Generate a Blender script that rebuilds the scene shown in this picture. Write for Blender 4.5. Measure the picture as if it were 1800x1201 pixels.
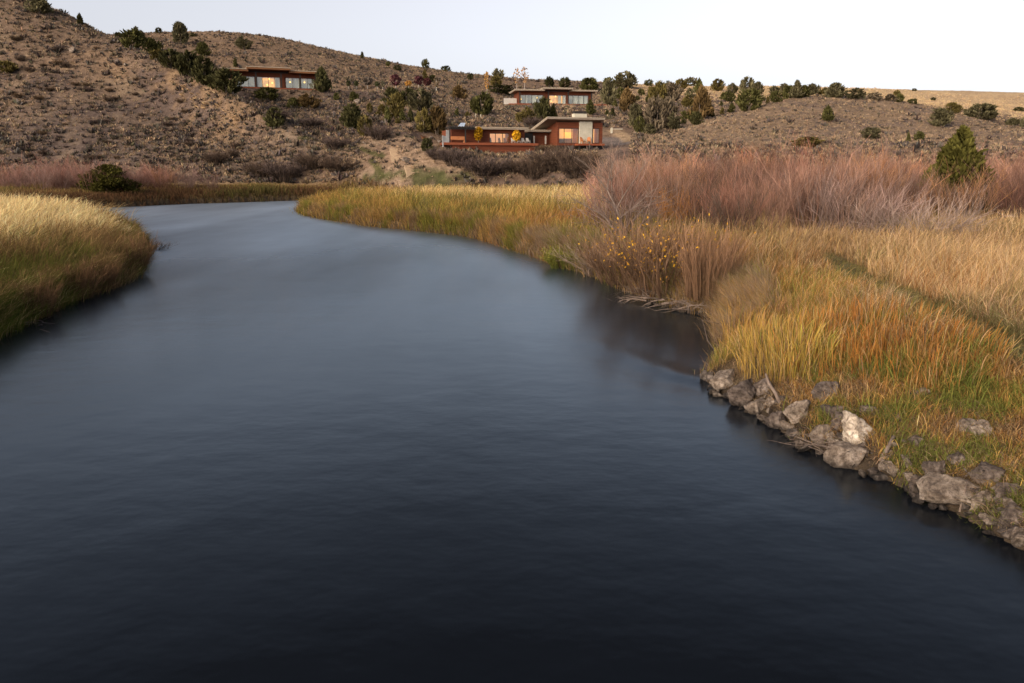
import bpy, bmesh, math, random
import numpy as np
from math import radians as R

for o in list(bpy.data.objects):
    bpy.data.objects.remove(o, do_unlink=True)
S = bpy.context.scene
COL = S.collection

# ------------------------------------------------------------------ camera
H, F_PX, W_PX, H_PX = 4.5, 1400.0, 1800.0, 1201.0
TH = R(12.3)
CT, ST = math.cos(TH), math.sin(TH)
cam = bpy.data.cameras.new('camera')
cam.sensor_width = 36.0
cam.lens = 36.0 * F_PX / W_PX
cam.clip_end = 12000
cam_o = bpy.data.objects.new('camera', cam)
COL.objects.link(cam_o)
cam_o.location = (0, 0, H)
cam_o.rotation_euler = (R(90) - TH, 0, 0)
S.camera = cam_o

# ------------------------------------------------------------------ sky, sun, exposure
SUN_EL, SUN_ROT = R(24), R(225)
world = bpy.data.worlds.new('World')
S.world = world
world.use_nodes = True
wn, wl = world.node_tree.nodes, world.node_tree.links
wn.clear()
sky = wn.new('ShaderNodeTexSky')
sky.sky_type = 'NISHITA'
sky.sun_disc = False
sky.sun_elevation, sky.sun_rotation = SUN_EL, SUN_ROT
sky.air_density, sky.dust_density, sky.ozone_density = 1.0, 2.2, 1.4
hsv = wn.new('ShaderNodeHueSaturation')
hsv.inputs['Saturation'].default_value = 0.22
wl.new(sky.outputs[0], hsv.inputs['Color'])
bg = wn.new('ShaderNodeBackground')
bg.inputs['Strength'].default_value = 0.088
wtc = wn.new('ShaderNodeTexCoord'); wsp = wn.new('ShaderNodeSeparateXYZ')
wl.new(wtc.outputs['Generated'], wsp.inputs[0])
wr = wn.new('ShaderNodeValToRGB')
we = wr.color_ramp.elements
we.new(.25); we.new(.55)
for e_, (p_, c_) in zip(we, ((0, (.93, .92, .98)), (.2, (.95, .93, .97)), (.5, (.62, .66, .78)), (1, (.42, .48, .64)))):
    e_.position = p_; e_.color = (*c_, 1)
wl.new(wsp.outputs['Z'], wr.inputs['Fac'])
wm = wn.new('ShaderNodeMix'); wm.data_type = 'RGBA'; wm.blend_type = 'MULTIPLY'; wm.inputs[0].default_value = 1
wl.new(hsv.outputs[0], wm.inputs[6]); wl.new(wr.outputs[0], wm.inputs[7])
wl.new(wm.outputs[2], bg.inputs['Color'])
wo = wn.new('ShaderNodeOutputWorld')
wl.new(bg.outputs[0], wo.inputs['Surface'])
sun = bpy.data.lights.new('sun', 'SUN')
sun.energy = 2.35
sun.angle = R(50)
sun.color = (1.0, 0.76, 0.50)
sun_o = bpy.data.objects.new('sun', sun)
COL.objects.link(sun_o)
# direction towards the sun: rotation runs clockwise from +Y
sd_ = (math.sin(SUN_ROT) * math.cos(SUN_EL), math.cos(SUN_ROT) * math.cos(SUN_EL), math.sin(SUN_EL))
from mathutils import Vector, Matrix
sun_o.rotation_euler = Vector(sd_).to_track_quat('Z', 'Y').to_euler()
S.view_settings.view_transform = 'Standard'
S.view_settings.look = 'None'
S.view_settings.exposure = 1.3
S.view_settings.gamma = 1.0
S.cycles.max_bounces = 6
S.cycles.diffuse_bounces = 3
S.cycles.transparent_max_bounces = 8
S.cycles.caustics_reflective = False
S.cycles.caustics_refractive = False
S.cycles.use_denoising = True

# ------------------------------------------------------------------ helpers
def uv(px, py):
    return (px - 900.0) / F_PX, (600.5 - py) / F_PX

def pix(px, py, Y):
    u, v = uv(px, py)
    k = Y / (CT + v * ST)
    return Vector((u * k, Y, H + k * (v * CT - ST)))

def pix_z(px, py, z=0.0):
    u, v = uv(px, py)
    k = (z - H) / (v * CT - ST)
    return Vector((u * k, k * (CT + v * ST), z))

def proj(x, y, z):
    fw = y * CT - (z - H) * ST
    up = y * ST + (z - H) * CT
    fw = np.maximum(fw, 0.1)
    return 900 + F_PX * x / fw, 600.5 - F_PX * up / fw

def sstep(a, b, x):
    t = np.clip((x - a) / (b - a), 0, 1)
    return t * t * (3 - 2 * t)

_lat = np.random.RandomState(7).rand(256, 256)
def vnoise(x, y):
    xi, yi = np.floor(x).astype(int), np.floor(y).astype(int)
    fx, fy = x - xi, y - yi
    fx, fy = fx * fx * (3 - 2 * fx), fy * fy * (3 - 2 * fy)
    L = lambda i, j: _lat[i & 255, j & 255]
    return (L(xi, yi) * (1 - fx) + L(xi + 1, yi) * fx) * (1 - fy) + (L(xi, yi + 1) * (1 - fx) + L(xi + 1, yi + 1) * fx) * fy

def fbm(x, y, o=4):
    s, a, t = 0.0, 1.0, 0.0
    for i in range(o):
        s = s + a * vnoise(x * 2 ** i + 17.3 * i, y * 2 ** i + 5.1 * i)
        t += a
        a *= 0.55
    return s / t - 0.5

def setp(o, label=None, cat=None, group=None, kind=None):
    if label: o['label'] = label
    if cat: o['category'] = cat
    if group: o['group'] = group
    if kind: o['kind'] = kind
    return o

def link(name, me, mat=None, parent=None):
    o = bpy.data.objects.new(name, me)
    COL.objects.link(o)
    if mat is not None and not me.materials:
        me.materials.append(mat)
    if parent is not None:
        o.parent = parent
    return o

def empty(name, loc=(0, 0, 0), rz=0.0):
    o = bpy.data.objects.new(name, None)
    COL.objects.link(o)
    o.location = loc
    o.rotation_euler = (0, 0, rz)
    o.empty_display_size = 0.2
    return o

def copy_tree(o, parent=None):
    c = o.copy()
    COL.objects.link(c)
    if parent is not None:
        c.parent = parent
    for ch in list(o.children):
        copy_tree(ch, c)
    return c

def big_mesh(name, V, Q, colr=None, smooth=False):
    """numpy quads to a mesh, with an optional colour per vertex"""
    V = np.asarray(V, dtype=np.float32)
    Q = np.asarray(Q, dtype=np.int32)
    me = bpy.data.meshes.new(name)
    me.vertices.add(len(V))
    me.vertices.foreach_set('co', V.ravel())
    n = len(Q)
    me.loops.add(n * 4)
    me.loops.foreach_set('vertex_index', Q.ravel())
    me.polygons.add(n)
    me.polygons.foreach_set('loop_start', np.arange(0, n * 4, 4, dtype=np.int32))
    me.polygons.foreach_set('loop_total', np.full(n, 4, dtype=np.int32))
    if smooth:
        me.polygons.foreach_set('use_smooth', np.ones(n, dtype=bool))
    me.update(calc_edges=True)
    if colr is not None:
        at = me.color_attributes.new('col', 'FLOAT_COLOR', 'POINT')
        c4 = np.ones((len(V), 4), dtype=np.float32)
        c4[:, :3] = colr
        at.data.foreach_set('color', c4.ravel())
    return me

def strips(C, W, Sd, col):
    """ribbons: C (n,k,3) centres, W (n,k) widths, Sd (n,3) side directions, col (n,k,3)"""
    n, k, _ = C.shape
    off = Sd[:, None, :] * (W[:, :, None] * 0.5)
    V = np.stack([C - off, C + off], axis=2).reshape(-1, 3)
    b = (np.arange(n) * k * 2)[:, None] + (np.arange(k - 1) * 2)[None, :]
    Q = np.stack([b, b + 1, b + 3, b + 2], axis=2).reshape(-1, 4)
    cc = np.repeat(col[:, :, None, :], 2, axis=2).reshape(-1, 3)
    return V, Q, cc

def combine(parts):
    Vs, Qs, Cs, n = [], [], [], 0
    for V, Q, c in parts:
        Vs.append(V); Qs.append(Q + n); Cs.append(c)
        n += len(V)
    return np.concatenate(Vs), np.concatenate(Qs), np.concatenate(Cs)

def unit(v):
    return v / np.maximum(np.linalg.norm(v, axis=-1, keepdims=True), 1e-9)

class MB:
    """collects boxes and tubes and links them as one mesh object"""
    def __init__(self):
        self.v, self.f = [], []
    def box(self, x0, x1, y0, y1, z0, z1):
        b = len(self.v)
        self.v += [(x0, y0, z0), (x1, y0, z0), (x1, y1, z0), (x0, y1, z0), (x0, y0, z1), (x1, y0, z1), (x1, y1, z1), (x0, y1, z1)]
        self.f += [tuple(b + i for i in q) for q in ((0, 3, 2, 1), (4, 5, 6, 7), (0, 1, 5, 4), (1, 2, 6, 5), (2, 3, 7, 6), (3, 0, 4, 7))]
        return self
    def hexa(self, pts):
        b = len(self.v)
        self.v += [tuple(p) for p in pts]
        self.f += [tuple(b + i for i in q) for q in ((0, 3, 2, 1), (4, 5, 6, 7), (0, 1, 5, 4), (1, 2, 6, 5), (2, 3, 7, 6), (3, 0, 4, 7))]
        return self
    def tube(self, pts, rad, n=6):
        pts = [Vector(p) for p in pts]
        b = len(self.v)
        for i, p in enumerate(pts):
            d = (pts[min(i + 1, len(pts) - 1)] - pts[max(i - 1, 0)]).normalized()
            a = d.cross(Vector((0.31, 0.2, 0.93)))
            if a.length < 1e-4: a = d.cross(Vector((1, 0, 0)))
            a.normalize()
            c = d.cross(a)
            r = rad[i] if hasattr(rad, '__len__') else rad
            for j in range(n):
                t = 2 * math.pi * j / n
                self.v.append(tuple(p + a * (r * math.cos(t)) + c * (r * math.sin(t))))
        for i in range(len(pts) - 1):
            for j in range(n):
                k = (j + 1) % n
                self.f.append((b + i * n + j, b + i * n + k, b + (i + 1) * n + k, b + (i + 1) * n + j))
        self.f.append(tuple(b + j for j in reversed(range(n))))
        e = b + (len(pts) - 1) * n
        self.f.append(tuple(e + j for j in range(n)))
        return self
    def ball(self, c, r, n=8):
        ring = []
        for i in range(n + 1):
            t = math.pi * i / n
            ring.append((Vector(c) + Vector((0, 0, -math.cos(t) * r)), max(1e-4, math.sin(t) * r)))
        self.tube([p for p, _ in ring], [q for _, q in ring], n)
        return self
    def build(self, name, mat, parent=None, smooth=False):
        me = bpy.data.meshes.new(name)
        me.from_pydata(self.v, [], self.f)
        if smooth:
            for p in me.polygons: p.use_smooth = True
        me.update()
        return link(name, me, mat, parent)

# ------------------------------------------------------------------ materials
def new_mat(name):
    m = bpy.data.materials.new(name)
    m.use_nodes = True
    nt = m.node_tree
    nt.nodes.clear()
    out = nt.nodes.new('ShaderNodeOutputMaterial')
    return m, nt.nodes, nt.links, out

def noise_node(n, l, scale, detail=4, rough=0.6, coord='Object', stretch=None):
    tc = n.new('ShaderNodeTexCoord')
    t = n.new('ShaderNodeTexNoise')
    t.inputs['Scale'].default_value = scale
    t.inputs['Detail'].default_value = detail
    t.inputs['Roughness'].default_value = rough
    if stretch:
        mp = n.new('ShaderNodeMapping')
        mp.inputs['Scale'].default_value = stretch
        l.new(tc.outputs[coord], mp.inputs['Vector'])
        l.new(mp.outputs[0], t.inputs['Vector'])
    else:
        l.new(tc.outputs[coord], t.inputs['Vector'])
    return t

def ramp(n, l, src, stops):
    r = n.new('ShaderNodeValToRGB')
    e = r.color_ramp.elements
    while len(e) < len(stops): e.new(0.5)
    for i, (p, c) in enumerate(stops):
        e[i].position = p
        e[i].color = (*c, 1)
    l.new(src, r.inputs['Fac'])
    return r

def solid(name, c0, c1, scale=4.0, rough=0.7, bump=0.0, stretch=None, bscale=None, metallic=0.0, spec=0.3):
    m, n, l, out = new_mat(name)
    p = n.new('ShaderNodeBsdfPrincipled')
    t = noise_node(n, l, scale, 5, 0.65, stretch=stretch)
    r = ramp(n, l, t.outputs['Fac'], [(0.3, c0), (0.7, c1)])
    l.new(r.outputs[0], p.inputs['Base Color'])
    p.inputs['Roughness'].default_value = rough
    p.inputs['Metallic'].default_value = metallic
    p.inputs['Specular IOR Level'].default_value = spec
    if bump:
        t2 = noise_node(n, l, bscale or scale * 3, 6, 0.7, stretch=stretch)
        b = n.new('ShaderNodeBump')
        b.inputs['Strength'].default_value = bump
        b.inputs['Distance'].default_value = 0.05
        l.new(t2.outputs['Fac'], b.inputs['Height'])
        l.new(b.outputs[0], p.inputs['Normal'])
    l.new(p.outputs[0], out.inputs['Surface'])
    return m

def plant_mat(name, translucent=0.25, vary=0.0):
    m, n, l, out = new_mat(name)
    at = n.new('ShaderNodeAttribute')
    at.attribute_name = 'col'
    src = at.outputs['Color']
    if vary:
        oi = n.new('ShaderNodeObjectInfo')
        h = n.new('ShaderNodeHueSaturation')
        mr = n.new('ShaderNodeMapRange')
        mr.inputs['To Min'].default_value = 1 - vary
        mr.inputs['To Max'].default_value = 1 + vary
        l.new(oi.outputs['Random'], mr.inputs['Value'])
        l.new(mr.outputs[0], h.inputs['Value'])
        l.new(src, h.inputs['Color'])
        src = h.outputs[0]
    d = n.new('ShaderNodeBsdfDiffuse')
    l.new(src, d.inputs['Color'])
    tr = n.new('ShaderNodeBsdfTranslucent')
    l.new(src, tr.inputs['Color'])
    mx = n.new('ShaderNodeMixShader')
    mx.inputs[0].default_value = translucent
    l.new(d.outputs[0], mx.inputs[1])
    l.new(tr.outputs[0], mx.inputs[2])
    l.new(mx.outputs[0], out.inputs['Surface'])
    return m

M_GRASS = plant_mat('grass', 0.35)
M_TWIG = plant_mat('twigs', 0.1)
M_NEEDLE = plant_mat('needles', 0.15, vary=0.22)
M_SAGE = plant_mat('sage', 0.15)
M_BARK = solid('bark', (.10, .075, .055), (.22, .18, .14), 9, .9, .6, (1, 1, .25))

# terrain
M_LAND, n, l, out = new_mat('land')
p = n.new('ShaderNodeBsdfPrincipled')
at = n.new('ShaderNodeAttribute'); at.attribute_name = 'col'
t1 = noise_node(n, l, 0.9, 8, 0.72)
t2 = noise_node(n, l, 5.0, 5, 0.7)
r1 = ramp(n, l, t1.outputs['Fac'], [(0.32, (.50, .48, .47)), (0.52, (1, 1, 1)), (0.72, (1.4, 1.38, 1.34))])
r2 = ramp(n, l, t2.outputs['Fac'], [(0.3, (.66, .64, .62)), (0.7, (1.3, 1.3, 1.28))])
mu = n.new('ShaderNodeMix'); mu.data_type = 'RGBA'; mu.blend_type = 'MULTIPLY'; mu.inputs[0].default_value = 1
mu2 = n.new('ShaderNodeMix'); mu2.data_type = 'RGBA'; mu2.blend_type = 'MULTIPLY'; mu2.inputs[0].default_value = 1
l.new(at.outputs['Color'], mu.inputs[6]); l.new(r1.outputs[0], mu.inputs[7])
l.new(mu.outputs[2], mu2.inputs[6]); l.new(r2.outputs[0], mu2.inputs[7])
l.new(mu2.outputs[2], p.inputs['Base Color'])
p.inputs['Roughness'].default_value = 0.95
p.inputs['Specular IOR Level'].default_value = 0.1
b = n.new('ShaderNodeBump'); b.inputs['Strength'].default_value = 0.9; b.inputs['Distance'].default_value = 0.4
l.new(t1.outputs['Fac'], b.inputs['Height']); l.new(b.outputs[0], p.inputs['Normal'])
l.new(p.outputs[0], out.inputs['Surface'])

# river water
M_WATER, n, l, out = new_mat('river_water')
tc = n.new('ShaderNodeTexCoord'); sp = n.new('ShaderNodeSeparateXYZ')
l.new(tc.outputs['Object'], sp.inputs[0])
ts = noise_node(n, l, 0.10, 3, 0.5, stretch=(1.6, 0.35, 1))
mr = n.new('ShaderNodeMapRange')
mr.inputs['From Min'].default_value = 12; mr.inputs['From Max'].default_value = 75
mr.inputs['To Min'].default_value = 0.19; mr.inputs['To Max'].default_value = 0.36
l.new(sp.outputs['Y'], mr.inputs['Value'])
ma = n.new('ShaderNodeMath'); ma.operation = 'MULTIPLY_ADD'
l.new(ts.outputs['Fac'], ma.inputs[0]); ma.inputs[1].default_value = 0.12; l.new(mr.outputs[0], ma.inputs[2])
ms = n.new('ShaderNodeMath'); ms.operation = 'SUBTRACT'; l.new(ma.outputs[0], ms.inputs[0]); ms.inputs[1].default_value = 0.06
tw = noise_node(n, l, 1.3, 3, 0.5, stretch=(0.75, 1.0, 1))
tw2 = noise_node(n, l, 0.22, 2, 0.5, stretch=(0.6, 0.8, 1))
ad = n.new('ShaderNodeMath'); ad.operation = 'MULTIPLY_ADD'
l.new(tw2.outputs['Fac'], ad.inputs[0]); ad.inputs[1].default_value = 2.2
fd = n.new('ShaderNodeMapRange')
fd.inputs['From Min'].default_value = 6; fd.inputs['From Max'].default_value = 42
fd.inputs['To Min'].default_value = 1.0; fd.inputs['To Max'].default_value = 0.12
l.new(sp.outputs['Y'], fd.inputs['Value'])
fm = n.new('ShaderNodeMath'); fm.operation = 'MULTIPLY'
l.new(tw.outputs['Fac'], fm.inputs[0]); l.new(fd.outputs[0], fm.inputs[1])
l.new(fm.outputs[0], ad.inputs[2])
b = n.new('ShaderNodeBump'); b.inputs['Strength'].default_value = 0.14; b.inputs['Distance'].default_value = 0.10
l.new(ad.outputs[0], b.inputs['Height'])
lw_ = n.new('ShaderNodeLayerWeight'); lw_.inputs['Blend'].default_value = 0.5
l.new(b.outputs[0], lw_.inputs['Normal'])
fr = n.new('ShaderNodeValToRGB')
fe = fr.color_ramp.elements
for _ in range(5): fe.new(.5)
for e_, (p_, v_) in zip(fe, ((.30, .006), (.45, .015), (.587, .062), (.67, .125), (.775, .235), (.88, .44), (.96, .66))):
    e_.position = p_; e_.color = (v_, v_, v_, 1)
l.new(lw_.outputs['Facing'], fr.inputs['Fac'])
df = n.new('ShaderNodeBsdfDiffuse'); df.inputs['Color'].default_value = (.004, .005, .007, 1)
gl = n.new('ShaderNodeBsdfGlossy'); gl.inputs['Color'].default_value = (.78, .90, 1.0, 1)
l.new(ms.outputs[0], gl.inputs['Roughness']); l.new(b.outputs[0], gl.inputs['Normal'])
mx = n.new('ShaderNodeMixShader')
tf = noise_node(n, l, 0.16, 4, 0.55, stretch=(1.0, 0.22, 1))
fs = n.new('ShaderNodeMapRange')
fs.inputs['From Min'].default_value = 0.3; fs.inputs['From Max'].default_value = 0.7
fs.inputs['To Min'].default_value = 0.84; fs.inputs['To Max'].default_value = 1.17
l.new(tf.outputs['Fac'], fs.inputs['Value'])
fx = n.new('ShaderNodeMath'); fx.operation = 'MULTIPLY'
l.new(fr.outputs[0], fx.inputs[0]); l.new(fs.outputs[0], fx.inputs[1])
l.new(fx.outputs[0], mx.inputs[0]); l.new(df.outputs[0], mx.inputs[1]); l.new(gl.outputs[0], mx.inputs[2])
l.new(mx.outputs[0], out.inputs['Surface'])

# ------------------------------------------------------------------ the river in plan
def zp(px, py):
    v = pix_z(px, py)
    return (v.x, v.y)
RIVER = [(-14, -60), (-13, -10), (-12.5, 6), (-13.6, 15),
         zp(0, 592), zp(60, 562), zp(130, 530), zp(200, 507), zp(242, 482), zp(256, 448), zp(250, 422),
         (-32, 62), (-45, 67), (-70, 68), (-140, 66), (-240, 60), (-240, 74), (-140, 77), (-80, 79),
         (-55, 83), (-50, 88), zp(240, 363), zp(300, 360), zp(350, 358), zp(420, 356), zp(480, 354), zp(530, 352.5),
         (-14, 117), (2, 114), (13, 106), (0, 100), (-12, 96), (-19, 91),
         zp(522, 371), zp(535, 378), zp(560, 384), zp(610, 392), zp(650, 398), zp(710, 404), zp(760, 409), zp(810, 415), zp(850, 423),
         zp(900, 439), zp(940, 452), zp(970, 464), zp(1030, 482), zp(1065, 495), zp(1100, 511), zp(1150, 530), zp(1200, 547), zp(1240, 556), zp(1266, 561),
         zp(1262, 585), zp(1264, 615), zp(1262, 640), zp(1240, 657), zp(1236, 668), zp(1262, 688), zp(1290, 705), zp(1330, 727), zp(1365, 752),
         zp(1400, 775), zp(1440, 795), zp(1480, 815), zp(1520, 832), zp(1560, 843), zp(1600, 865), zp(1650, 886), zp(1700, 912), zp(1750, 940), zp(1800, 968),
         zp(1900, 1020), zp(2100, 1110), (7.6, 3.5), (9, -10), (10, -60)]
_P = np.array(RIVER)
_Q = np.roll(_P, -1, axis=0)
def sdist(x, y):
    """distance to the water's edge, positive on land"""
    x = np.asarray(x, float); y = np.asarray(y, float)
    sh = x.shape
    x, y = x.ravel(), y.ravel()
    out = np.empty(len(x))
    for i in range(0, len(x), 60000):
        X, Y_ = x[i:i + 60000, None], y[i:i + 60000, None]
        dx, dy = (_Q - _P)[:, 0], (_Q - _P)[:, 1]
        t = np.clip(((X - _P[:, 0]) * dx + (Y_ - _P[:, 1]) * dy) / (dx * dx + dy * dy), 0, 1)
        d = np.sqrt(((X - _P[:, 0] - t * dx) ** 2 + (Y_ - _P[:, 1] - t * dy) ** 2).min(axis=1))
        c = ((_P[:, 1] > Y_) != (_Q[:, 1] > Y_)) & (X < (_P[:, 0] + (Y_ - _P[:, 1]) * dx / np.where(dy == 0, 1e-9, dy)))
        ins = (c.sum(axis=1) % 2) == 1
        out[i:i + 60000] = np.where(ins, -d, d)
    return out.reshape(sh)

# ------------------------------------------------------------------ the hills: real profiles along each bearing
COLS = {  # bearing (pixel column): foot distance, then (distance, pixel row) up the slope
 -500: (118, [(132, 250), (156, 110), (205, -170), (225, -110), (250, -90), (270, -85), (285, -80), (330, -70)]),
 0:    (120, [(133, 260), (153, 150), (190, -28), (208, 20), (225, 40), (250, 50), (270, 55), (320, 60)]),
 80:   (121, [(133, 262), (152, 158), (187, 8), (202, 55), (220, 60), (250, 60), (272, 62), (322, 64)]),
 150:  (122, [(133, 264), (152, 165), (182, 42), (196, 80), (215, 84), (250, 74), (275, 69), (325, 66)]),
 220:  (122, [(132, 270), (149, 185), (174, 74), (187, 105), (200, 100), (240, 80), (268, 68), (318, 61)]),
 300:  (122, [(131, 278), (145, 212), (162, 114), (174, 138), (186, 122), (230, 85), (260, 70), (310, 57)]),
 350:  (122, [(130, 281), (142, 222), (155, 137), (165, 156), (176, 142), (205, 118), (245, 82), (305, 56)]),
 400:  (122, [(129, 285), (138, 232), (148, 161), (156, 174), (164, 159), (184, 157), (230, 98), (300, 57)]),
 480:  (122, [(128, 290), (133, 255), (139, 204), (147, 206), (166, 163), (186, 159), (230, 100), (300, 65)]),
 560:  (121, [(127, 290), (130, 272), (134, 254), (142, 238), (168, 166), (188, 161), (230, 115), (300, 81)]),
 640:  (118, [(124, 290), (128, 270), (132, 252), (142, 232), (168, 172), (188, 160), (232, 130), (310, 100)]),
 720:  (114, [(118, 292), (123, 272), (128, 254), (138, 232), (165, 182), (190, 165), (232, 145), (320, 116)]),
 780:  (111, [(116, 294), (121, 275), (126, 258), (136, 245), (165, 195), (192, 175), (235, 155), (325, 125)]),
 830:  (108, [(114, 296), (119, 280), (123.5, 268), (141, 256), (160, 212), (195, 185), (235, 163), (330, 131)]),
 900:  (104, [(112, 300), (118, 284), (123.5, 271), (142, 256), (160, 214), (205, 187), (226, 186), (335, 138)]),
 980:  (102, [(110, 300), (117, 282), (123.5, 271), (142, 256), (160, 216), (205, 187), (226, 186), (340, 142)]),
 1060: (98, [(108, 300), (117, 278), (124, 267), (143, 255), (160, 222), (205, 188), (226, 185), (345, 145)]),
 1100: (94, [(106, 300), (116, 270), (124, 256), (143, 250), (162, 216), (205, 191), (232, 182), (360, 147)]),
 1150: (90, [(105, 300), (117, 266), (126, 250), (146, 241), (164, 226), (205, 193), (232, 180), (360, 150)]),
 1200: (86, [(105, 300), (118, 262), (128, 247), (150, 226), (165, 228), (205, 195), (235, 178), (360, 152)]),
 1300: (82, [(105, 300), (118, 258), (130, 242), (165, 195), (182, 201), (215, 183), (250, 172), (380, 153)]),
 1350: (81, [(105, 299), (118, 257), (130, 241), (172, 180), (190, 191), (222, 177), (260, 167), (400, 152)]),
 1400: (80, [(105, 298), (118, 256), (130, 240), (178, 169), (200, 184), (230, 172), (270, 162), (420, 153)]),
 1500: (78, [(105, 296), (118, 256), (130, 242), (178, 171), (200, 192), (240, 173), (290, 164), (440, 155.5)]),
 1600: (76, [(105, 296), (116, 258), (130, 245), (172, 184), (195, 206), (245, 186), (330, 173), (520, 158)]),
 1700: (75, [(104, 295), (116, 262), (128, 250), (160, 206), (180, 226), (240, 200), (340, 182), (560, 160)]),
 1800: (75, [(104, 295), (116, 268), (126, 258), (145, 239), (165, 252), (240, 215), (340, 188), (580, 163)]),
 2000: (75, [(104, 295), (116, 275), (126, 270), (140, 265), (165, 264), (240, 225), (340, 194), (580, 166)]),
 2400: (75, [(104, 295), (116, 278), (126, 272), (140, 268), (165, 266), (240, 228), (340, 197), (580, 168)]),
}
NA, NY = 640, 700
A_MIN, A_MAX = -1.02, 1.02
Y_MIN, Y_MAX = 60.0, 4000.0
def _build_table(shift={}):
    rows = []
    for px in sorted(COLS):
        f, pts = COLS[px]
        ys, zs, aa = [f], [1.4], []
        for i, (Y, py) in enumerate(pts):
            q = pix(px, py + (shift.get(px, 0) if i == 7 else 0), Y)
            ys.append(Y); zs.append(q.z); aa.append(q.x / Y)
        rows.append((np.mean(aa), ys, zs))
    a = np.array([r[0] for r in rows])
    Ys = np.array([r[1] for r in rows]); Zs = np.array([r[2] for r in rows])
    ag = np.linspace(A_MIN, A_MAX, NA)
    k = Ys.shape[1]
    Yg = np.stack([np.interp(ag, a, Ys[:, i]) for i in range(k)], 1)
    Zg = np.stack([np.interp(ag, a, Zs[:, i]) for i in range(k)], 1)
    ker = np.exp(-0.5 * (np.arange(-9, 10) / 3.0) ** 2); ker /= ker.sum()
    sm = lambda q: np.stack([np.convolve(np.pad(q[:, i], 9, mode='edge'), ker, 'valid') for i in range(k)], 1)
    Yg, Zg = sm(Yg), sm(Zg)
    # ends: flat plain before the foot, gentle fall after the last point
    Yg = np.concatenate([np.full((NA, 1), 40.0), Yg[:, :1] * 0.9, Yg, Yg[:, -1:] * 1.35, np.full((NA, 1), 4200.0)], 1)
    Zg = np.concatenate([np.full((NA, 2), 1.4), Zg, Zg[:, -1:] * 0.99 - 1.5, Zg[:, -1:] * 0.9 - 6], 1)
    yg = np.exp(np.linspace(math.log(Y_MIN), math.log(Y_MAX), NY))
    T = np.empty((NA, NY))
    for j in range(NA):
        x, z = Yg[j], Zg[j]
        h = np.diff(x); d = np.diff(z) / h
        m = np.zeros(len(x))
        for i in range(1, len(x) - 1):
            if d[i - 1] * d[i] > 0:
                w1, w2 = 2 * h[i] + h[i - 1], h[i] + 2 * h[i - 1]
                m[i] = (w1 + w2) / (w1 / d[i - 1] + w2 / d[i])
        i = np.clip(np.searchsorted(x, yg) - 1, 0, len(h) - 1)
        t = (yg - x[i]) / h[i]
        T[j] = ((2 * t**3 - 3 * t**2 + 1) * z[i] + (t**3 - 2 * t**2 + t) * h[i] * m[i] + (-2 * t**3 + 3 * t**2) * z[i + 1] + (t**3 - t**2) * h[i] * m[i + 1])
    return T
def hill(x, y):
    a = np.clip(x / np.maximum(y, 1.0), A_MIN, A_MAX)
    fa = (a - A_MIN) / (A_MAX - A_MIN) * (NA - 1)
    fy = (np.log(np.clip(y, Y_MIN, Y_MAX)) - math.log(Y_MIN)) / (math.log(Y_MAX) - math.log(Y_MIN)) * (NY - 1)
    i = np.clip(fa.astype(int), 0, NA - 2); j = np.clip(fy.astype(int), 0, NY - 2)
    u, v = fa - i, fy - j
    return (_T[i, j] * (1 - u) + _T[i + 1, j] * u) * (1 - v) + (_T[i, j + 1] * (1 - u) + _T[i + 1, j + 1] * u) * v

_shift = {}
for _ in range(4):      # settle the far crest of every bearing on its measured skyline
    _T = _build_table(_shift)
    for px in COLS:
        Yq = np.exp(np.linspace(math.log(215), math.log(3500), 700))
        aq = (px - 900) / F_PX / 1.036
        got = proj(aq * Yq, Yq, hill(aq * Yq, Yq))[1].min()
        _shift[px] = _shift.get(px, 0) + (COLS[px][1][7][1] - got)
PADS = []   # (cx, cy, rotation, half length, half depth, z)
def height(x, y, sd=None):
    x = np.asarray(x, float); y = np.asarray(y, float)
    t = hill(x, y)
    hm = sstep(1.6, 6.0, t)
    far = 1 + sstep(200, 600, y) * 0.5
    amp = np.ones_like(t)
    z = t + hm * amp * (fbm(x / 16, y / 16, 3) * 1.3 + fbm(x / 5 + 9, y / 5, 3) * 0.55) * (1 - .7 * sstep(230, 330, y)) + fbm(x / 1.3, y / 1.3, 2) * (0.10 + 0.22 * hm)
    for (cx, cy, rot, hl, hd, pz) in PADS:
        lx = (x - cx) * math.cos(rot) + (y - cy) * math.sin(rot)
        ly = -(x - cx) * math.sin(rot) + (y - cy) * math.cos(rot)
        w = (1 - sstep(hl, hl + 4, np.abs(lx))) * (1 - sstep(hd, hd + 3, np.abs(ly)))
        z = z * (1 - w) + pz * w
    if sd is None:
        sd = np.full(x.shape, 50.0)
        m = y < 135
        if m.any(): sd[m] = sdist(x[m], y[m])
    near = (x > 0) & (y < 21)
    prof_soft = np.clip(sd / 2.9, 0, 1) ** 0.85
    prof_steep = 0.42 * sstep(0, 0.35, sd) + 0.38 * sstep(0.2, 2.0, sd) + 0.2 * sstep(1.5, 7, sd)
    pf = np.where(near, prof_soft, prof_steep)
    bed = np.maximum(-0.5 * -sd, -1.4)
    return np.where(sd > 0, z * pf + 0.02, np.maximum(sd * 0.5, -1.4) - 0.02)

_YM = np.exp(np.linspace(math.log(6), math.log(2500), 2600))
def hit(px, py):
    """where the photograph's ray meets the ground"""
    u, v = uv(px, py)
    k = _YM / (CT + v * ST)
    x, z = u * k, H + k * (v * CT - ST)
    g = height(x, _YM)
    w = np.nonzero(z <= g)[0]
    if len(w) == 0: return None
    i = w[0]
    return Vector((x[i], _YM[i], g[i]))
def hit_down(px, py):
    for d in range(0, 40):
        q = hit(px, py + d)
        if q is not None: return q
    return pix(px, py, 300)

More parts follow.
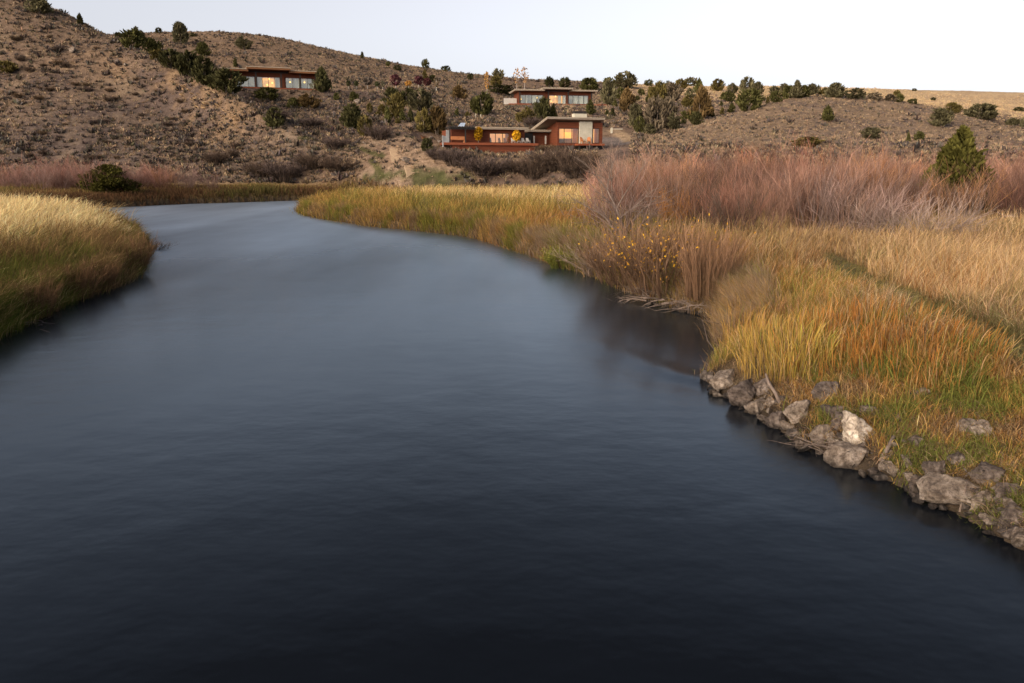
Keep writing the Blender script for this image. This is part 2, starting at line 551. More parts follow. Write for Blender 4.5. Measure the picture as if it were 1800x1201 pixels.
# ------------------------------------------------------------------ where the three houses stand
class Facade:
    """a house front: local x along the wall, y back into the house, z up; measures local sizes from the photograph"""
    def __init__(self, px, py, Y, rot):
        self.o = pix(px, py, Y)
        self.c, self.s = math.cos(rot), math.sin(rot)
        self.rot = rot
    def at(self, px, py, d=0.0):
        u, v = uv(px, py)
        a = u / (CT + v * ST)
        ox, oy = self.o.x - d * self.s, self.o.y + d * self.c
        s = (a * oy - ox) / (self.c - a * self.s)
        Y = oy + s * self.s
        return s, H + Y * (v * CT - ST) / (CT + v * ST) - self.o.z
    def x(self, px, py=200, d=0.0): return self.at(px, py, d)[0]
    def z(self, px, py, d=0.0): return self.at(px, py, d)[1]
    def world(self, x, y, z=0.0):
        return Vector((self.o.x + x * self.c - y * self.s, self.o.y + x * self.s + y * self.c, self.o.z + z))
FA = Facade(410, 153.5, 164, R(20))        # house on the left hill
FB = Facade(911, 183, 207, R(9))           # upper house in the middle
FC = Facade(789, 252, 126, R(17))          # rust-red house below it
for f, x0, x1, y0, y1, dz in ((FA, -3, 26, -2.5, 10, -.25), (FB, -7, 25, -2.5, 9, -.3), (FC, -1, 26, 2.5, 11, -.1)):
    c = f.world((x0 + x1) / 2, (y0 + y1) / 2)
    PADS.append((c.x, c.y, f.rot, (x1 - x0) / 2, (y1 - y0) / 2, f.o.z + dz))

# ------------------------------------------------------------------ ground
PATH = np.array([(q.x, q.y) for q in [pix_z(a, b, 1.25) for a, b in ((1440, 455), (1480, 474), (1520, 498), (1570, 527), (1640, 565), (1720, 605), (1800, 640), (1900, 690), (2050, 770))]])
def dist_line(x, y, P):
    d = np.full(np.shape(x), 1e9)
    for i in range(len(P) - 1):
        ax, ay = P[i]; bx, by = P[i + 1]
        dx, dy = bx - ax, by - ay
        t = np.clip(((x - ax) * dx + (y - ay) * dy) / (dx * dx + dy * dy), 0, 1)
        d = np.minimum(d, np.hypot(x - ax - t * dx, y - ay - t * dy))
    return d
def patch(x, y, pts, w):
    """soft mask along a line of ground points given where they lie in the photograph"""
    P = np.array([(q.x, q.y) for q in [hit_down(a, b) for a, b in pts]])
    if len(P) == 1: P = np.concatenate([P, P + 0.01])
    m = np.zeros(np.shape(x))
    wob = 1 + 0.9 * fbm(x / 2.1, y / 2.1, 3)
    return 1 - sstep(0.55, 1.15, dist_line(x, y, P) / w / wob)
def lerp(c, d, t):
    return c * (1 - t[..., None]) + np.array(d) * t[..., None]

_ac = np.linspace(-0.70, 0.70, 1000)
_ext = np.linspace(0.70, 2.4, 60)[1:]
A_ = np.concatenate([-_ext[::-1], _ac, _ext])
Yr = np.concatenate([np.exp(np.linspace(math.log(1.5), math.log(95), 210))[:-1], np.linspace(95, 345, 330)[:-1], np.exp(np.linspace(math.log(345), math.log(4200), 50))])
AA, YY = np.meshgrid(A_, Yr, indexing='ij')
XX = AA * YY
SD = np.full(XX.shape, 50.0)
m = YY < 135
SD[m] = sdist(XX[m], YY[m])
ZZ = height(XX, YY, SD)
TT = hill(XX, YY)
n1, n2, n3 = fbm(XX / 11, YY / 11), fbm(XX / 3 + 50, YY / 3), fbm(XX / 28 + 9, YY / 28)
colr = np.zeros(XX.shape + (3,)) + np.array((.26, .185, .125))
colr = lerp(colr, (.17, .125, .10), sstep(-.05, .14, n1))
colr = lerp(colr, (.36, .27, .17), sstep(.08, .22, n2) * .6)
pxm, pym = proj(XX, YY, ZZ)
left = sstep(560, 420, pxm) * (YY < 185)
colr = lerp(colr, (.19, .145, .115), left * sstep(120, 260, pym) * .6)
colr = lerp(colr, (.44, .29, .15), patch(XX, YY, ((308, 140), (345, 160), (375, 185), (420, 205)), 6) * .45 * sstep(-.12, .06, n2))
colr = lerp(colr, (.42, .28, .16), patch(XX, YY, ((120, 105), (180, 110), (215, 120)), 4) * .5 * sstep(-.1, .1, n2))
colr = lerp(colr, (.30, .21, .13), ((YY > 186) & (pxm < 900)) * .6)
gold = sstep(235, 300, YY) * sstep(1040, 1200, pxm)
colr = lerp(colr, (.30, .225, .15), ((pxm > 1130) & (YY > 120) & (YY < 195)) * .5)
colr = lerp(colr, (.47, .34, .195), gold * (.55 + .45 * sstep(-.1, .1, n1)))
rh = ((pxm > 1150) & (YY > 122) & (YY < 190)) * 1.0
colr = lerp(colr, (.30, .225, .15), rh * .7)
colr = lerp(colr, (.20, .155, .125), rh * sstep(.02, .14, n2) * .7)
# earth, grass strips and tracks
for pts, w, cc, s_ in (
    (((655, 235), (690, 255), (722, 285), (700, 305)), 3.2, (.36, .265, .18), .8), (((725, 262), (745, 280), (775, 306)), 3.0, (.38, .28, .19), .8),
    (((520, 240), (600, 258), (665, 250)), 2.0, (.34, .26, .18), .7), (((640, 310), (700, 306), (800, 312)), 1.3, (.36, .28, .2), .6),
    (((530, 243), (565, 248), (620, 258), (650, 268), (672, 276)), .65, (.075, .085, .025), .85), (((652, 282), (664, 298), (674, 311)), .5, (.075, .085, .025), .85),
    (((730, 296), (748, 304), (775, 312)), .9, (.09, .095, .04), .6), (((640, 316), (730, 318), (830, 317)), .6, (.075, .09, .03), .85),
    (((1062, 246), (1080, 249), (1100, 252)), 3.0, (.25, .215, .19), .95), (((1082, 232), (1108, 246), (1150, 254), (1190, 258)), 1.6, (.50, .375, .23), .85),
    (((1120, 262), (1180, 262), (1260, 262), (1330, 263)), 1.1, (.42, .31, .2), .6), (((1650, 263), (1740, 266), (1800, 266), (1850, 266)), .6, (.45, .34, .25), .8),
    (((1090, 150), (1190, 156), (1240, 162)), 2.0, (.55, .38, .2), .7), (((1215, 212), (1250, 218), (1285, 222)), .8, (.42, .33, .22), .6),
    (((785, 262), (850, 264), (935, 266)), 1.3, (.40, .32, .22), .6), (((700, 190), (770, 205), (850, 212), (900, 215)), .8, (.36, .28, .2), .6)):
    colr = lerp(colr, cc, patch(XX, YY, pts, w) * s_ * (YY > 95))
plain = (1 - sstep(1.5, 3.2, TT)) * (YY < 125)
colr = lerp(colr, (.17, .115, .055), plain)
colr = lerp(colr, (.125, .11, .05), plain * (1 - sstep(.3, .6, dist_line(XX, YY, PATH))) * (YY < 60))
colr = lerp(colr, (.055, .042, .03), (SD < 50) * (1 - sstep(.15, .9, SD)))
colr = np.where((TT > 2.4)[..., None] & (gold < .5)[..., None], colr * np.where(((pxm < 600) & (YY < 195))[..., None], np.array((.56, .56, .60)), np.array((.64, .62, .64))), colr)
V = np.stack([XX, YY, ZZ], -1).reshape(-1, 3)
ni, nj = XX.shape
ii, jj = np.meshgrid(np.arange(ni - 1), np.arange(nj - 1), indexing='ij')
b_ = (ii * nj + jj).ravel()
Qd = np.stack([b_, b_ + nj, b_ + nj + 1, b_ + 1], 1)
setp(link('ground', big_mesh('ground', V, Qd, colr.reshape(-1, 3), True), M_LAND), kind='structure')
# ground behind the camera and far to the sides
g = MB(); g.box(-4000, 4000, -4000, 1.4, -3, -1.6)
setp(g.build('riverbed', M_BARK), kind='structure')
# the river surface
wx = np.concatenate([np.linspace(-300, -60, 20), np.linspace(-58, -3, 50), np.linspace(-2.9, 5.5, 100), np.linspace(6, 60, 30)])
wy = np.concatenate([np.linspace(-80, 13, 30), np.linspace(13.2, 27, 110), np.linspace(28, 140, 60)])
WX, WY = np.meshgrid(wx, wy, indexing='ij')
# the wake that trails off the rocky point
WK = np.array([(q.x, q.y) for q in [pix_z(a_, b_2, 0) for a_, b_2 in ((1238, 668), (1200, 660), (1150, 643), (1100, 622), (1050, 600))]])
wd = dist_line(WX, WY, WK)
wt = 1 - sstep(0, 6.5, np.hypot(WX - WK[0, 0], WY - WK[0, 1]))
WZ = wt * (.034 * np.exp(-(wd / .42) ** 2) - .010 * np.exp(-((wd - .8) / .5) ** 2))
V = np.stack([WX, WY, WZ], -1).reshape(-1, 3)
ni, nj = WX.shape
ii, jj = np.meshgrid(np.arange(ni - 1), np.arange(nj - 1), indexing='ij')
b_ = (ii * nj + jj).ravel()
setp(link('river_water', big_mesh('river_water', V, np.stack([b_, b_ + nj, b_ + nj + 1, b_ + 1], 1), None, True), M_WATER), kind='structure')

# ------------------------------------------------------------------ houses
M_RUST = solid('rust_cladding', (.078, .021, .009), (.155, .042, .016), 2.2, .75, .25, (.25, .25, 5))
M_DECK = solid('deck_timber', (.15, .04, .016), (.23, .065, .028), 3, .7, .2, (.3, 4, 4))
M_FASCIA = solid('fascia_timber', (.12, .05, .02), (.20, .09, .035), 3, .6, .2, (.2, 3, 3))
M_GREYF = solid('weathered_fascia', (.20, .165, .13), (.30, .25, .20), 3, .7, .2, (.2, 3, 3))
M_ROOF = solid('gravel_roof', (.26, .22, .17), (.40, .34, .26), 6, .95, .5)
M_DARK = solid('dark_steel', (.018, .015, .013), (.035, .03, .026), 5, .5)
M_CONC = solid('pale_concrete', (.36, .34, .27), (.50, .47, .38), 1.6, .85, .4)
M_CURT = solid('curtain_linen', (.56, .55, .46), (.72, .70, .60), 3, .9, 0, (3, 3, .3))
M_FURN = solid('teak', (.34, .13, .05), (.48, .20, .08), 6, .6)
M_PALE = solid('pale_paint', (.34, .32, .29), (.45, .42, .38), 4, .6)
M_WHITE = solid('grey_white_panel', (.20, .205, .21), (.30, .305, .31), 3, .5)
M_SKYL = solid('skylight_glass', (.25, .32, .42), (.33, .40, .50), 2, .15)

M_GLASS, n, l, out = new_mat('window_glass')
gl = n.new('ShaderNodeBsdfGlossy'); gl.inputs['Roughness'].default_value = .03; gl.inputs['Color'].default_value = (.9, .9, .9, 1)
tp = n.new('ShaderNodeBsdfTransparent'); tp.inputs['Color'].default_value = (.93, .95, .93, 1)
mx = n.new('ShaderNodeMixShader'); mx.inputs[0].default_value = .13
l.new(tp.outputs[0], mx.inputs[1]); l.new(gl.outputs[0], mx.inputs[2]); l.new(mx.outputs[0], out.inputs['Surface'])

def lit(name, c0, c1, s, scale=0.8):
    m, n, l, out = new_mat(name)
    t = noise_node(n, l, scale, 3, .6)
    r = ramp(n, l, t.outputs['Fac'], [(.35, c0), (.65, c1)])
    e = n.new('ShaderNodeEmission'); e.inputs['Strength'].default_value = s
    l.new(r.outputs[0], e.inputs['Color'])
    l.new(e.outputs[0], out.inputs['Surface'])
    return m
M_SUNSET_GOLD = lit('sunset_glow_gold', (.85, .30, .07), (1, .48, .07), .95, .5)  # emission for the added panels that imitate the brightest sunset reflection
M_SUNSET_AMBER = lit('sunset_glow_amber', (.70, .28, .12), (.98, .42, .10), .62, .6)  # glowing wall colour in place of the sunset mirrored in the panes
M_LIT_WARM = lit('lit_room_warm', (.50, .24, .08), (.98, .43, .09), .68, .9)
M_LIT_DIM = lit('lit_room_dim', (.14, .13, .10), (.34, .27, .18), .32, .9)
M_LAMP = lit('lamp_glow', (1, .55, .12), (1, .60, .16), 1.1)

def walls(name, parent, x0, x1, z0, z1, y0, y1, mat, holes=()):
    """front wall at y0 with openings, plus the two ends and the back"""
    m = MB()
    t = .22
    xs = x0
    for (a, b_, c, d) in sorted(holes):
        if a > xs: m.box(xs, a, y0, y0 + t, z0, z1)
        if c > z0: m.box(a, b_, y0, y0 + t, z0, c)
        if d < z1: m.box(a, b_, y0, y0 + t, d, z1)
        xs = b_
    if xs < x1: m.box(xs, x1, y0, y0 + t, z0, z1)
    m.box(x0, x0 + t, y0 + t, y1, z0, z1); m.box(x1 - t, x1, y0 + t, y1, z0, z1)
    m.box(x0 + t, x1 - t, y1 - t, y1, z0, z1)
    return m.build(name, mat, parent)

def window(parent, x0, x1, z0, z1, y, mull, room, curtains=(), lamps=(), depth=2.6):
    m = MB(); t = .07
    m.box(x0, x0 + t, y + .05, y + .17, z0, z1); m.box(x1 - t, x1, y + .05, y + .17, z0, z1)
    m.box(x0 + t, x1 - t, y + .05, y + .17, z0, z0 + t); m.box(x0 + t, x1 - t, y + .05, y + .17, z1 - t, z1)
    for q in mull: m.box(q - t / 2, q + t / 2, y + .05, y + .17, z0 + t, z1 - t)
    w = m.build('window', M_DARK, parent)
    g = MB(); g.box(x0 + t, x1 - t, y + .10, y + .11, z0 + t, z1 - t); g.build('pane', M_GLASS, w)
    e = .02
    r = MB(); r.box(x0 + e, x1 - e, y + depth, y + depth + .1, z0, z1); r.build('room_wall', room, w)  # back wall glows by itself, the window's light is put into it
    r = MB(); r.box(x0 - .1, x0 - e, y + .3, y + depth, z0, z1).box(x1 + e, x1 + .1, y + .3, y + depth, z0, z1)
    r.box(x0, x1, y + .3, y + depth, z0 - .12, z0 - .02).box(x0, x1, y + .3, y + depth, z1 + .02, z1 + .12)
    r.build('room_shell', M_FURN, w)
    for (a, b_) in curtains:
        k = max(4, int((b_ - a) / .12)); c = MB()
        for i in range(k):
            u0, u1 = a + (b_ - a) * i / k, a + (b_ - a) * (i + 1) / k
            j0, j1 = (.32, .42) if i % 2 else (.42, .32)
            c.hexa([(u0, y + j0, z0 + .05), (u1, y + j1, z0 + .05), (u1, y + j1 + .01, z0 + .05), (u0, y + j0 + .01, z0 + .05),
                    (u0, y + j0, z1 - .08), (u1, y + j1, z1 - .08), (u1, y + j1 + .01, z1 - .08), (u0, y + j0 + .01, z1 - .08)])
        c.build('curtain', M_CURT, w)
    for (a, b_) in lamps:
        c = MB(); c.ball((a, y + 1.0, b_), .17, 8); c.tube([(a, y + 1.0, b_ + .15), (a, y + 1.0, z1)], .012, 4)
        c.build('lamp', M_LAMP, w, True)
    return w

def roof(parent, x0, x1, y0, y1, z, t=.34, drop=0.0, over=.06, edge=None):
    """a flat slab: timber fascia and soffit with a gravel top"""
    m = MB().hexa([(x0, y0, z), (x1, y0, z), (x1, y1, z - drop), (x0, y1, z - drop), (x0, y0, z + t), (x1, y0, z + t), (x1, y1, z + t - drop), (x0, y1, z + t - drop)])
    r = m.build('roof', edge or M_FASCIA, parent)
    m = MB().hexa([(x0 - over, y0 - over, z + t + .003), (x1 + over, y0 - over, z + t + .003), (x1 + over, y1, z + t - drop + .003), (x0 - over, y1, z + t - drop + .003),
                   (x0 - over, y0 - over, z + t + .13), (x1 + over, y0 - over, z + t + .13), (x1 + over, y1, z + t - drop + .13), (x0 - over, y1, z + t - drop + .13)])
    m.build('roof_covering', M_ROOF, r)
    return r

# --- house on the left hill
def Z2(zx, zy): return 370 + zx / 6.0, 90 + zy / 6.0
f = FA
hA = setp(empty('glass_front_house', f.o, f.rot), 'long low house with a glass front and brown flat roof under the left hill', 'house', 'hillside houses')
X = lambda zx, zy=330, d=0.0: f.x(*Z2(zx, zy), d)
Zv = lambda zx, zy, d=0.0: f.z(*Z2(zx, zy), d)
zt, zb = Zv(600, 272), Zv(600, 384)
xL, xR = X(225), X(1110)
wz1 = zt + .75
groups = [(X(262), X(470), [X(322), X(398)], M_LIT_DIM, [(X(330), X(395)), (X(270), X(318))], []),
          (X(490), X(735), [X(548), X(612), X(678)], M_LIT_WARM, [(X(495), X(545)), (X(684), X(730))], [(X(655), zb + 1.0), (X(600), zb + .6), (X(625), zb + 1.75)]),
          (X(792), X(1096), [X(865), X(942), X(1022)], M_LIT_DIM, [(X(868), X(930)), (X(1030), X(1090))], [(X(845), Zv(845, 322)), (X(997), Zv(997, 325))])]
walls('wall', hA, xL, xR, -.3, wz1, 0, 7.5, M_RUST, [(a, b_, zb, zt) for a, b_, *_ in groups])
for a, b_, mu_, rm, cu, la in groups:
    window(hA, a, b_, zb, zt, 0, mu_, rm, cu, la)
for q in (X(480), X(744), X(944), X(1103)):
    MB().box(q - .12, q + .12, -1.1, -.9, -.3, wz1 - .02).build('post', M_DARK, hA)
roof(hA, X(92, 215, -1.8), X(400, 215, -1.8), -1.8, 8.2, wz1 + .01)
roof(hA, X(385, 215, -2.6), X(845, 215, -2.6), -2.6, 8.6, wz1 + .40)
roof(hA, X(830, 215, -1.8), X(1165, 215, -1.8), -1.8, 8.2, wz1 + .01)
MB().box(X(385, 215, -2.6) + .3, X(845, 215, -2.6) - .3, -.05, 7.4, wz1 + .002, wz1 + .397).build('clerestory_band', M_DARK, hA)
MB().box(xL - .5, xR + 2.6, -3.0, -.01, -.32, -.1).build('deck', M_DECK, hA)
MB().box(X(735) + .25, X(790) - .2, -.06, -.003, zb + .1, zt).build('door', M_RUST, hA)

# --- upper house in the middle
def Z3(zx, zy): return 740 + zx / 4.865, 140 + zy / 4.865
f = FB
hB = setp(empty('glass_front_house', f.o, f.rot), 'upper of the two middle houses, glass front under a thin pale roof', 'house', 'hillside houses')
X = lambda zx, zy=170, d=0.0: f.x(*Z3(zx, zy), d)
Zv = lambda zx, zy, d=0.0: f.z(*Z3(zx, zy), d)
zt, zb = Zv(1150, 133), Zv(1150, 208)
xL, xR = X(832), X(1458)
wz1 = zt + .8
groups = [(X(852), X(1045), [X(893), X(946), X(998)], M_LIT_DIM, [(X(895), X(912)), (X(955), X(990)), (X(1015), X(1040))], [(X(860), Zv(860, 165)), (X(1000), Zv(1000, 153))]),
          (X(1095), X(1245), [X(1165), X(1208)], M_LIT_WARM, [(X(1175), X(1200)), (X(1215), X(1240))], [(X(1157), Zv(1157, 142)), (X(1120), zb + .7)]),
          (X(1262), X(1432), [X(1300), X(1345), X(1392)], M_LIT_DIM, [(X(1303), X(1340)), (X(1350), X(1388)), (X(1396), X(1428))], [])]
walls('wall', hB, xL, xR, -.3, wz1, 0, 7, M_RUST, [(a, b_, zb, zt) for a, b_, *_ in groups])
for a, b_, mu_, rm, cu, la in groups:
    window(hB, a, b_, zb, zt, 0, mu_, rm, cu, la)
for q in (X(840), X(1082), X(1252), X(1450)):
    MB().box(q - .14, q + .14, -1.1, -.86, -.3, wz1 - .02).build('post', M_DARK, hB)
roof(hB, X(806, 90, -2), X(1060, 90, -2), -2, 7.6, wz1 + .01, .22, edge=M_GREYF)
roof(hB, X(1045, 90, -2.5), X(1300, 90, -2.5), -2.5, 8, wz1 + .42, .22, edge=M_GREYF)
roof(hB, X(1290, 90, -2), X(1512, 90, -2), -2, 7.6, wz1 + .01, .22, edge=M_GREYF)
MB().box(X(1050, 90, -2.5) + .3, X(1296, 90, -2.5) - .3, -.05, 6.6, wz1 + .002, wz1 + .415).build('clerestory_band', M_DARK, hB)
MB().box(X(740, 212), X(1565, 212), -3.0, -.01, -.34, -.1).build('deck', M_DECK, hB)
MB().box(X(712, 180), X(822, 180), 0.6, .85, -.3, Zv(760, 158)).build('terrace_wall', M_PALE, hB)
MB().box(X(1048) + .4, X(1092) - .3, -.06, -.003, zb + .1, zt).build('door', M_RUST, hB)

# --- rust-red house below
f = FC
hC = setp(empty('rust_red_house', f.o, f.rot), 'lowest house, rust red with a long deck, a pergola and a tall glazed end', 'house', 'hillside houses')
X = lambda zx, zy=500, d=0.0: f.x(*Z3(zx, zy), d)
Zv = lambda zx, zy, d=0.0: f.z(*Z3(zx, zy), d)
zd = Zv(600, 545)                     # deck level on the wall
xw0, xw1 = X(262), X(886)
zr = Zv(700, 430)
wa, wb, w0, w1 = X(587), X(755), Zv(670, 541), Zv(670, 459)
walls('wall', hC, xw0, xw1, zd - .2, zr, 0, 7, M_RUST, [(wa, wb, w0, w1)])
w = window(hC, wa, wb, w0, w1, 0, [X(638), X(698)], M_SUNSET_AMBER, [], [], 2.2)
for q in (612, 690, 735):
    MB().box(X(q) - .16, X(q) + .16, 1.1, 1.5, w0, w0 + .45).box(X(q) - .16, X(q) + .16, 1.4, 1.5, w0 + .45, w0 + .8).build('dining_seat', M_FURN, w)
roof(hC, X(470, 415, -.9), X(917, 415, -.9), -.9, 7.4, zr + .005, .22, edge=M_GREYF)
# pergola
m = MB()
px0, px1 = X(248, 412, -2.4), X(456, 412, -2.4)
for i in range(11):
    q = px0 + (px1 - px0) * i / 10
    m.hexa([(q - .06, -2.6, zr + .1), (q + .06, -2.6, zr + .1), (q + .06, .4, zr + .1), (q - .06, .4, zr + .1), (q - .06, -2.6, zr + .32), (q + .06, -2.6, zr + .32), (q + .06, .4, zr + .32), (q - .06, .4, zr + .32)])
m.box(px0 - .2, px1 + .2, -2.3, -2.15, zr - .12, zr + .095)
for q in (px0, X(380, 470, -2.2)): m.box(q - .09, q + .09, -2.29, -2.16, zd, zr - .125)
m.build('pergola', M_DARK, hC)
m = MB().box(X(186, 500, -2.6), X(240, 500, -2.6), -2.66, -2.6, zd + .0, Zv(200, 482, -2.6)).box(X(186, 500, -2.6) - .1, X(186, 500, -2.6) + .1, -2.75, -2.55, zd - .7, Zv(200, 478, -2.6))
m.build('glass_railing', M_WHITE, hC)
MB().box(X(213, 450, -.5), X(262, 450, -.5) - .3, -.56, -.5, zd, Zv(220, 432, -.5)).build('wind_screen', M_WHITE, hC)
m = MB().box(X(196, 540, -2.9), X(1005, 540, -2.9), -2.9, -.01, zd - .38, zd - .02)
dk = m.build('deck', M_DECK, hC)
MB().box(X(265, 570, -2.6), X(975, 570, -2.6), -2.6, -2.4, zd - 1.75, zd - .385).build('deck_skirt', M_RUST, hC)
# link between the wing and the tall end
lx0, lx1 = xw1 + .05, X(1130, 480, 2.6)
walls('link_wall', hC, lx0, lx1, zd - .3, Zv(1000, 452, 2.6), 2.6, 6.5, M_RUST)
MB().box(lx0 + .1, X(955, 480, 2.55), 2.52, 2.597, zd, zr - .3).build('door', M_DARK, hC)
roof(hC, X(925, 440, 1.6), X(1125, 440, 1.6), 1.6, 6.8, Zv(1000, 447, 1.6), .2, edge=M_GREYF)
for q in (967, 1066): MB().box(X(q, 500, 1.9) - .1, X(q, 500, 1.9) + .1, 1.8, 2.0, zd, Zv(q, 482, 1.9)).build('light_post', M_PALE, hC)
# tall end
D = -1.2
tx0, tx1 = X(1166, 450, D), X(1552, 450, D)
tz0, tz1 = Zv(1300, 548, D), Zv(1300, 364, D)
h1 = (X(1180, 480, D), X(1349, 480, D), Zv(1260, 545, D), Zv(1260, 416, D))
h2 = (X(1470, 480, D), X(1525, 480, D), Zv(1500, 545, D), Zv(1500, 418, D))
walls('tall_wall', hC, tx0, tx1, tz0 - .3, tz1, D, 5.2, M_RUST, [h1, h2])
w = window(hC, *h1, D, [X(1226, 480, D), X(1292, 480, D)], M_SUNSET_AMBER, [], [], 2.6)
MB().box(h1[0] + (h1[1] - h1[0]) * .50, h1[1] - .15, D + 2.4, D + 2.55, h1[2] + .9, h1[3] - .5).build('sunset_glow_panel', M_SUNSET_GOLD, w)  # added glowing panel: brighter right part of the mirrored sunset
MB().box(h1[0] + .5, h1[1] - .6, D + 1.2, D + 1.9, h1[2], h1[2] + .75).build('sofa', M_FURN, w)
w = window(hC, *h2, D, [], M_SUNSET_AMBER, [], [], 2.0)
MB().box(h2[0] + .4, h2[1] - .3, D + 1.7, D + 1.9, h2[2] + 1.0, h2[3] - .7).build('sunset_glow_panel', M_SUNSET_GOLD, w)  # added glowing panel, sunset reflection for the narrow window
ztop = Zv(1330, 341, -2.3)
rf = roof(hC, X(1082, 345, -2.3), X(1574, 345, -2.3), -2.3, 5.6, ztop, .20, 1.5, edge=M_GREYF)
ch0, ch1 = X(1357, 450, D - .3), X(1465, 450, D - .3)
m = MB().box(ch0, ch1, D - .3, D - .003, tz0 - .3, ztop - .26)
cp = m.build('chimney', M_CONC, hC)
MB().box(ch0, ch1, .9, 2.0, ztop - .5, Zv(1410, 293, .9)).build('chimney_stack', M_CONC, cp)
MB().box(ch0 + .05, ch1 - .05, .95, 1.95, Zv(1410, 293, .9) + .004, Zv(1410, 271, .9)).build('chimney_cap', M_DARK, cp)
MB().box(X(1345, 555, -3.0), X(1572, 555, -3.0), -3.0, D - .31, tz0 - .32, tz0 - .02).build('deck', M_DECK, hC)
for q in (1355, 1460, 1560):
    MB().box(X(q, 570, -2.7) - .12, X(q, 570, -2.7) + .12, -2.8, -2.56, tz0 - 2.2, tz0 - .325).build('deck_post', M_DARK, hC)
MB().box(X(1166, 570, D), X(1560, 570, D), D + .05, D + .3, tz0 - 2.2, tz0 - .31).build('foundation', M_DARK, hC)
MB().hexa([(X(330, 385, 2.5) - .5, 2.0, zr + .3), (X(330, 385, 2.5) + .5, 2.0, zr + .3), (X(330, 385, 2.5) + .5, 2.1, zr + .3), (X(330, 385, 2.5) - .5, 2.1, zr + .3),
           (X(355, 370, 3) - .4, 2.5, zr + 1.1), (X(355, 370, 3) + .4, 2.5, zr + 1.1), (X(355, 370, 3) + .4, 2.6, zr + 1.1), (X(355, 370, 3) - .4, 2.6, zr + 1.1)]).build('skylight', M_SKYL, hC)

# deck furniture
def deck_chair(name, label, x, y, z, rz, mat, k=1.0, grp=None, cat='chair'):
    t = setp(empty(name, f.world(x, y, z), f.rot + rz), label, cat, grp)
    MB().box(-.32 * k, .32 * k, -.3 * k, .3 * k, .36 * k, .42 * k).build('seat', mat, t)
    MB().hexa([(-.3 * k, .24 * k, .43 * k), (.3 * k, .24 * k, .43 * k), (.3 * k, .3 * k, .43 * k), (-.3 * k, .3 * k, .43 * k), (-.26 * k, .5 * k, 1.05 * k), (.26 * k, .5 * k, 1.05 * k), (.26 * k, .55 * k, 1.05 * k), (-.26 * k, .55 * k, 1.05 * k)]).build('backrest', mat, t)
    for a in (-.29, .29):
        for b_ in (-.26, .26):
            MB().box((a - .03) * k, (a + .03) * k, (b_ - .03) * k, (b_ + .03) * k, 0, .357 * k).build('leg', mat, t)
        MB().box((a - .06) * k, (a + .06) * k, -.34 * k, .22 * k, .58 * k, .62 * k).build('armrest', mat, t)
deck_chair('wooden_chair', 'orange wooden armchair on the deck left of its twin, before the concrete chimney', X(1385, 530, -2), -2.0, tz0 - .015, .35, M_FURN)
deck_chair('wooden_chair', 'orange wooden armchair on the deck beside the narrow right window', X(1436, 530, -2), -2.0, tz0 - .015, -.35, M_FURN)
for q, lb in ((788, 'pale deck chair just left of the right yellow tree'), (836, 'pale deck chair just right of the right yellow tree'),
              (876, 'pale deck chair at the right end of the rust red wall'), (916, 'pale deck chair in front of the dark doorway')):
    deck_chair('pale_chair', lb, X(q, 525, -1.2), -1.2, zd - .015, .1, M_PALE, .8, 'pale chairs along the rust red wall')
t = setp(empty('bench', f.world(X(305, 510, -1.4), -1.4, zd - .015), f.rot), 'long low timber bench under the pergola', 'bench')
MB().box(-1.3, 1.3, -.25, .25, .42, .5).build('seat', M_FURN, t)
MB().box(-1.3, 1.3, .22, .28, .505, .95).build('backrest', M_FURN, t)
for a in (-1.15, 1.15): MB().box(a - .06, a + .06, -.2, .2, 0, .417).build('leg', M_FURN, t)

# rail by the drive
q = hit_down(1075, 234)
t = setp(empty('drive_barrier', q, .15), 'pale post with a long white rail beside the gravel drive', 'barrier')
MB().box(-.17, .17, -.17, .17, -.3, .95).build('post', M_CONC, t)
MB().box(.173, 2.1, -.05, .05, .66, .78).build('rail', M_CONC, t)

# timber and stone steps
def steps(name, label, a, b_, w, n_, mat):
    p0, p1 = hit_down(*a), hit_down(*b_)
    d = p1 - p0
    t = setp(empty(name, p0, math.atan2(d.y, d.x) - math.pi / 2), label, 'steps')
    L = math.hypot(d.x, d.y)
    for i in range(n_):
        y = L * i / n_
        z = d.z * (i + 1) / n_
        MB().box(-w / 2, w / 2, y, y + L / n_ - .004, z - .9, z + .06).build('tread', mat, t)
steps('timber_steps', 'orange brown timber steps climbing the slope left of the pergola', (752, 247), (732, 228), 1.9, 8, M_FASCIA)
M_STONE = solid('step_stone', (.28, .2, .13), (.44, .33, .22), 3, .9, .6)
steps('stone_steps', 'upper flight of rough tan stone steps on the bare earth slope', (698, 283), (694, 263), 1.6, 6, M_STONE)
steps('stone_steps', 'lower flight of rough tan stone steps just above the green strip', (724, 309), (720, 292), 1.6, 6, M_STONE)
# stone wall under the deck
f = FC
m = MB(); rr = random.Random(3)
for row in range(3):
    x = X(230, 590, -1.5)
    while x < X(960, 590, -1.5):
        w_ = rr.uniform(.35, .9)
        h_ = rr.uniform(.26, .36)
        j = [rr.uniform(-.05, .05) for _ in range(4)]
        z = zd - 2.9 + row * .34
        m.hexa([(x + j[0], -2.3 + j[1], z), (x + w_ - .06, -2.3 + j[2], z), (x + w_ - .06, -1.6, z), (x, -1.6, z), (x + .05, -2.25 + j[3], z + h_), (x + w_ - .1, -2.25, z + h_ + j[1]), (x + w_ - .1, -1.6, z + h_), (x + .05, -1.6, z + h_)])
        x += w_
o = setp(m.build('stone_wall', M_STONE), 'low rough tan stone wall under the rust red deck', 'wall')
o.location = f.o; o.rotation_euler = (0, 0, f.rot)

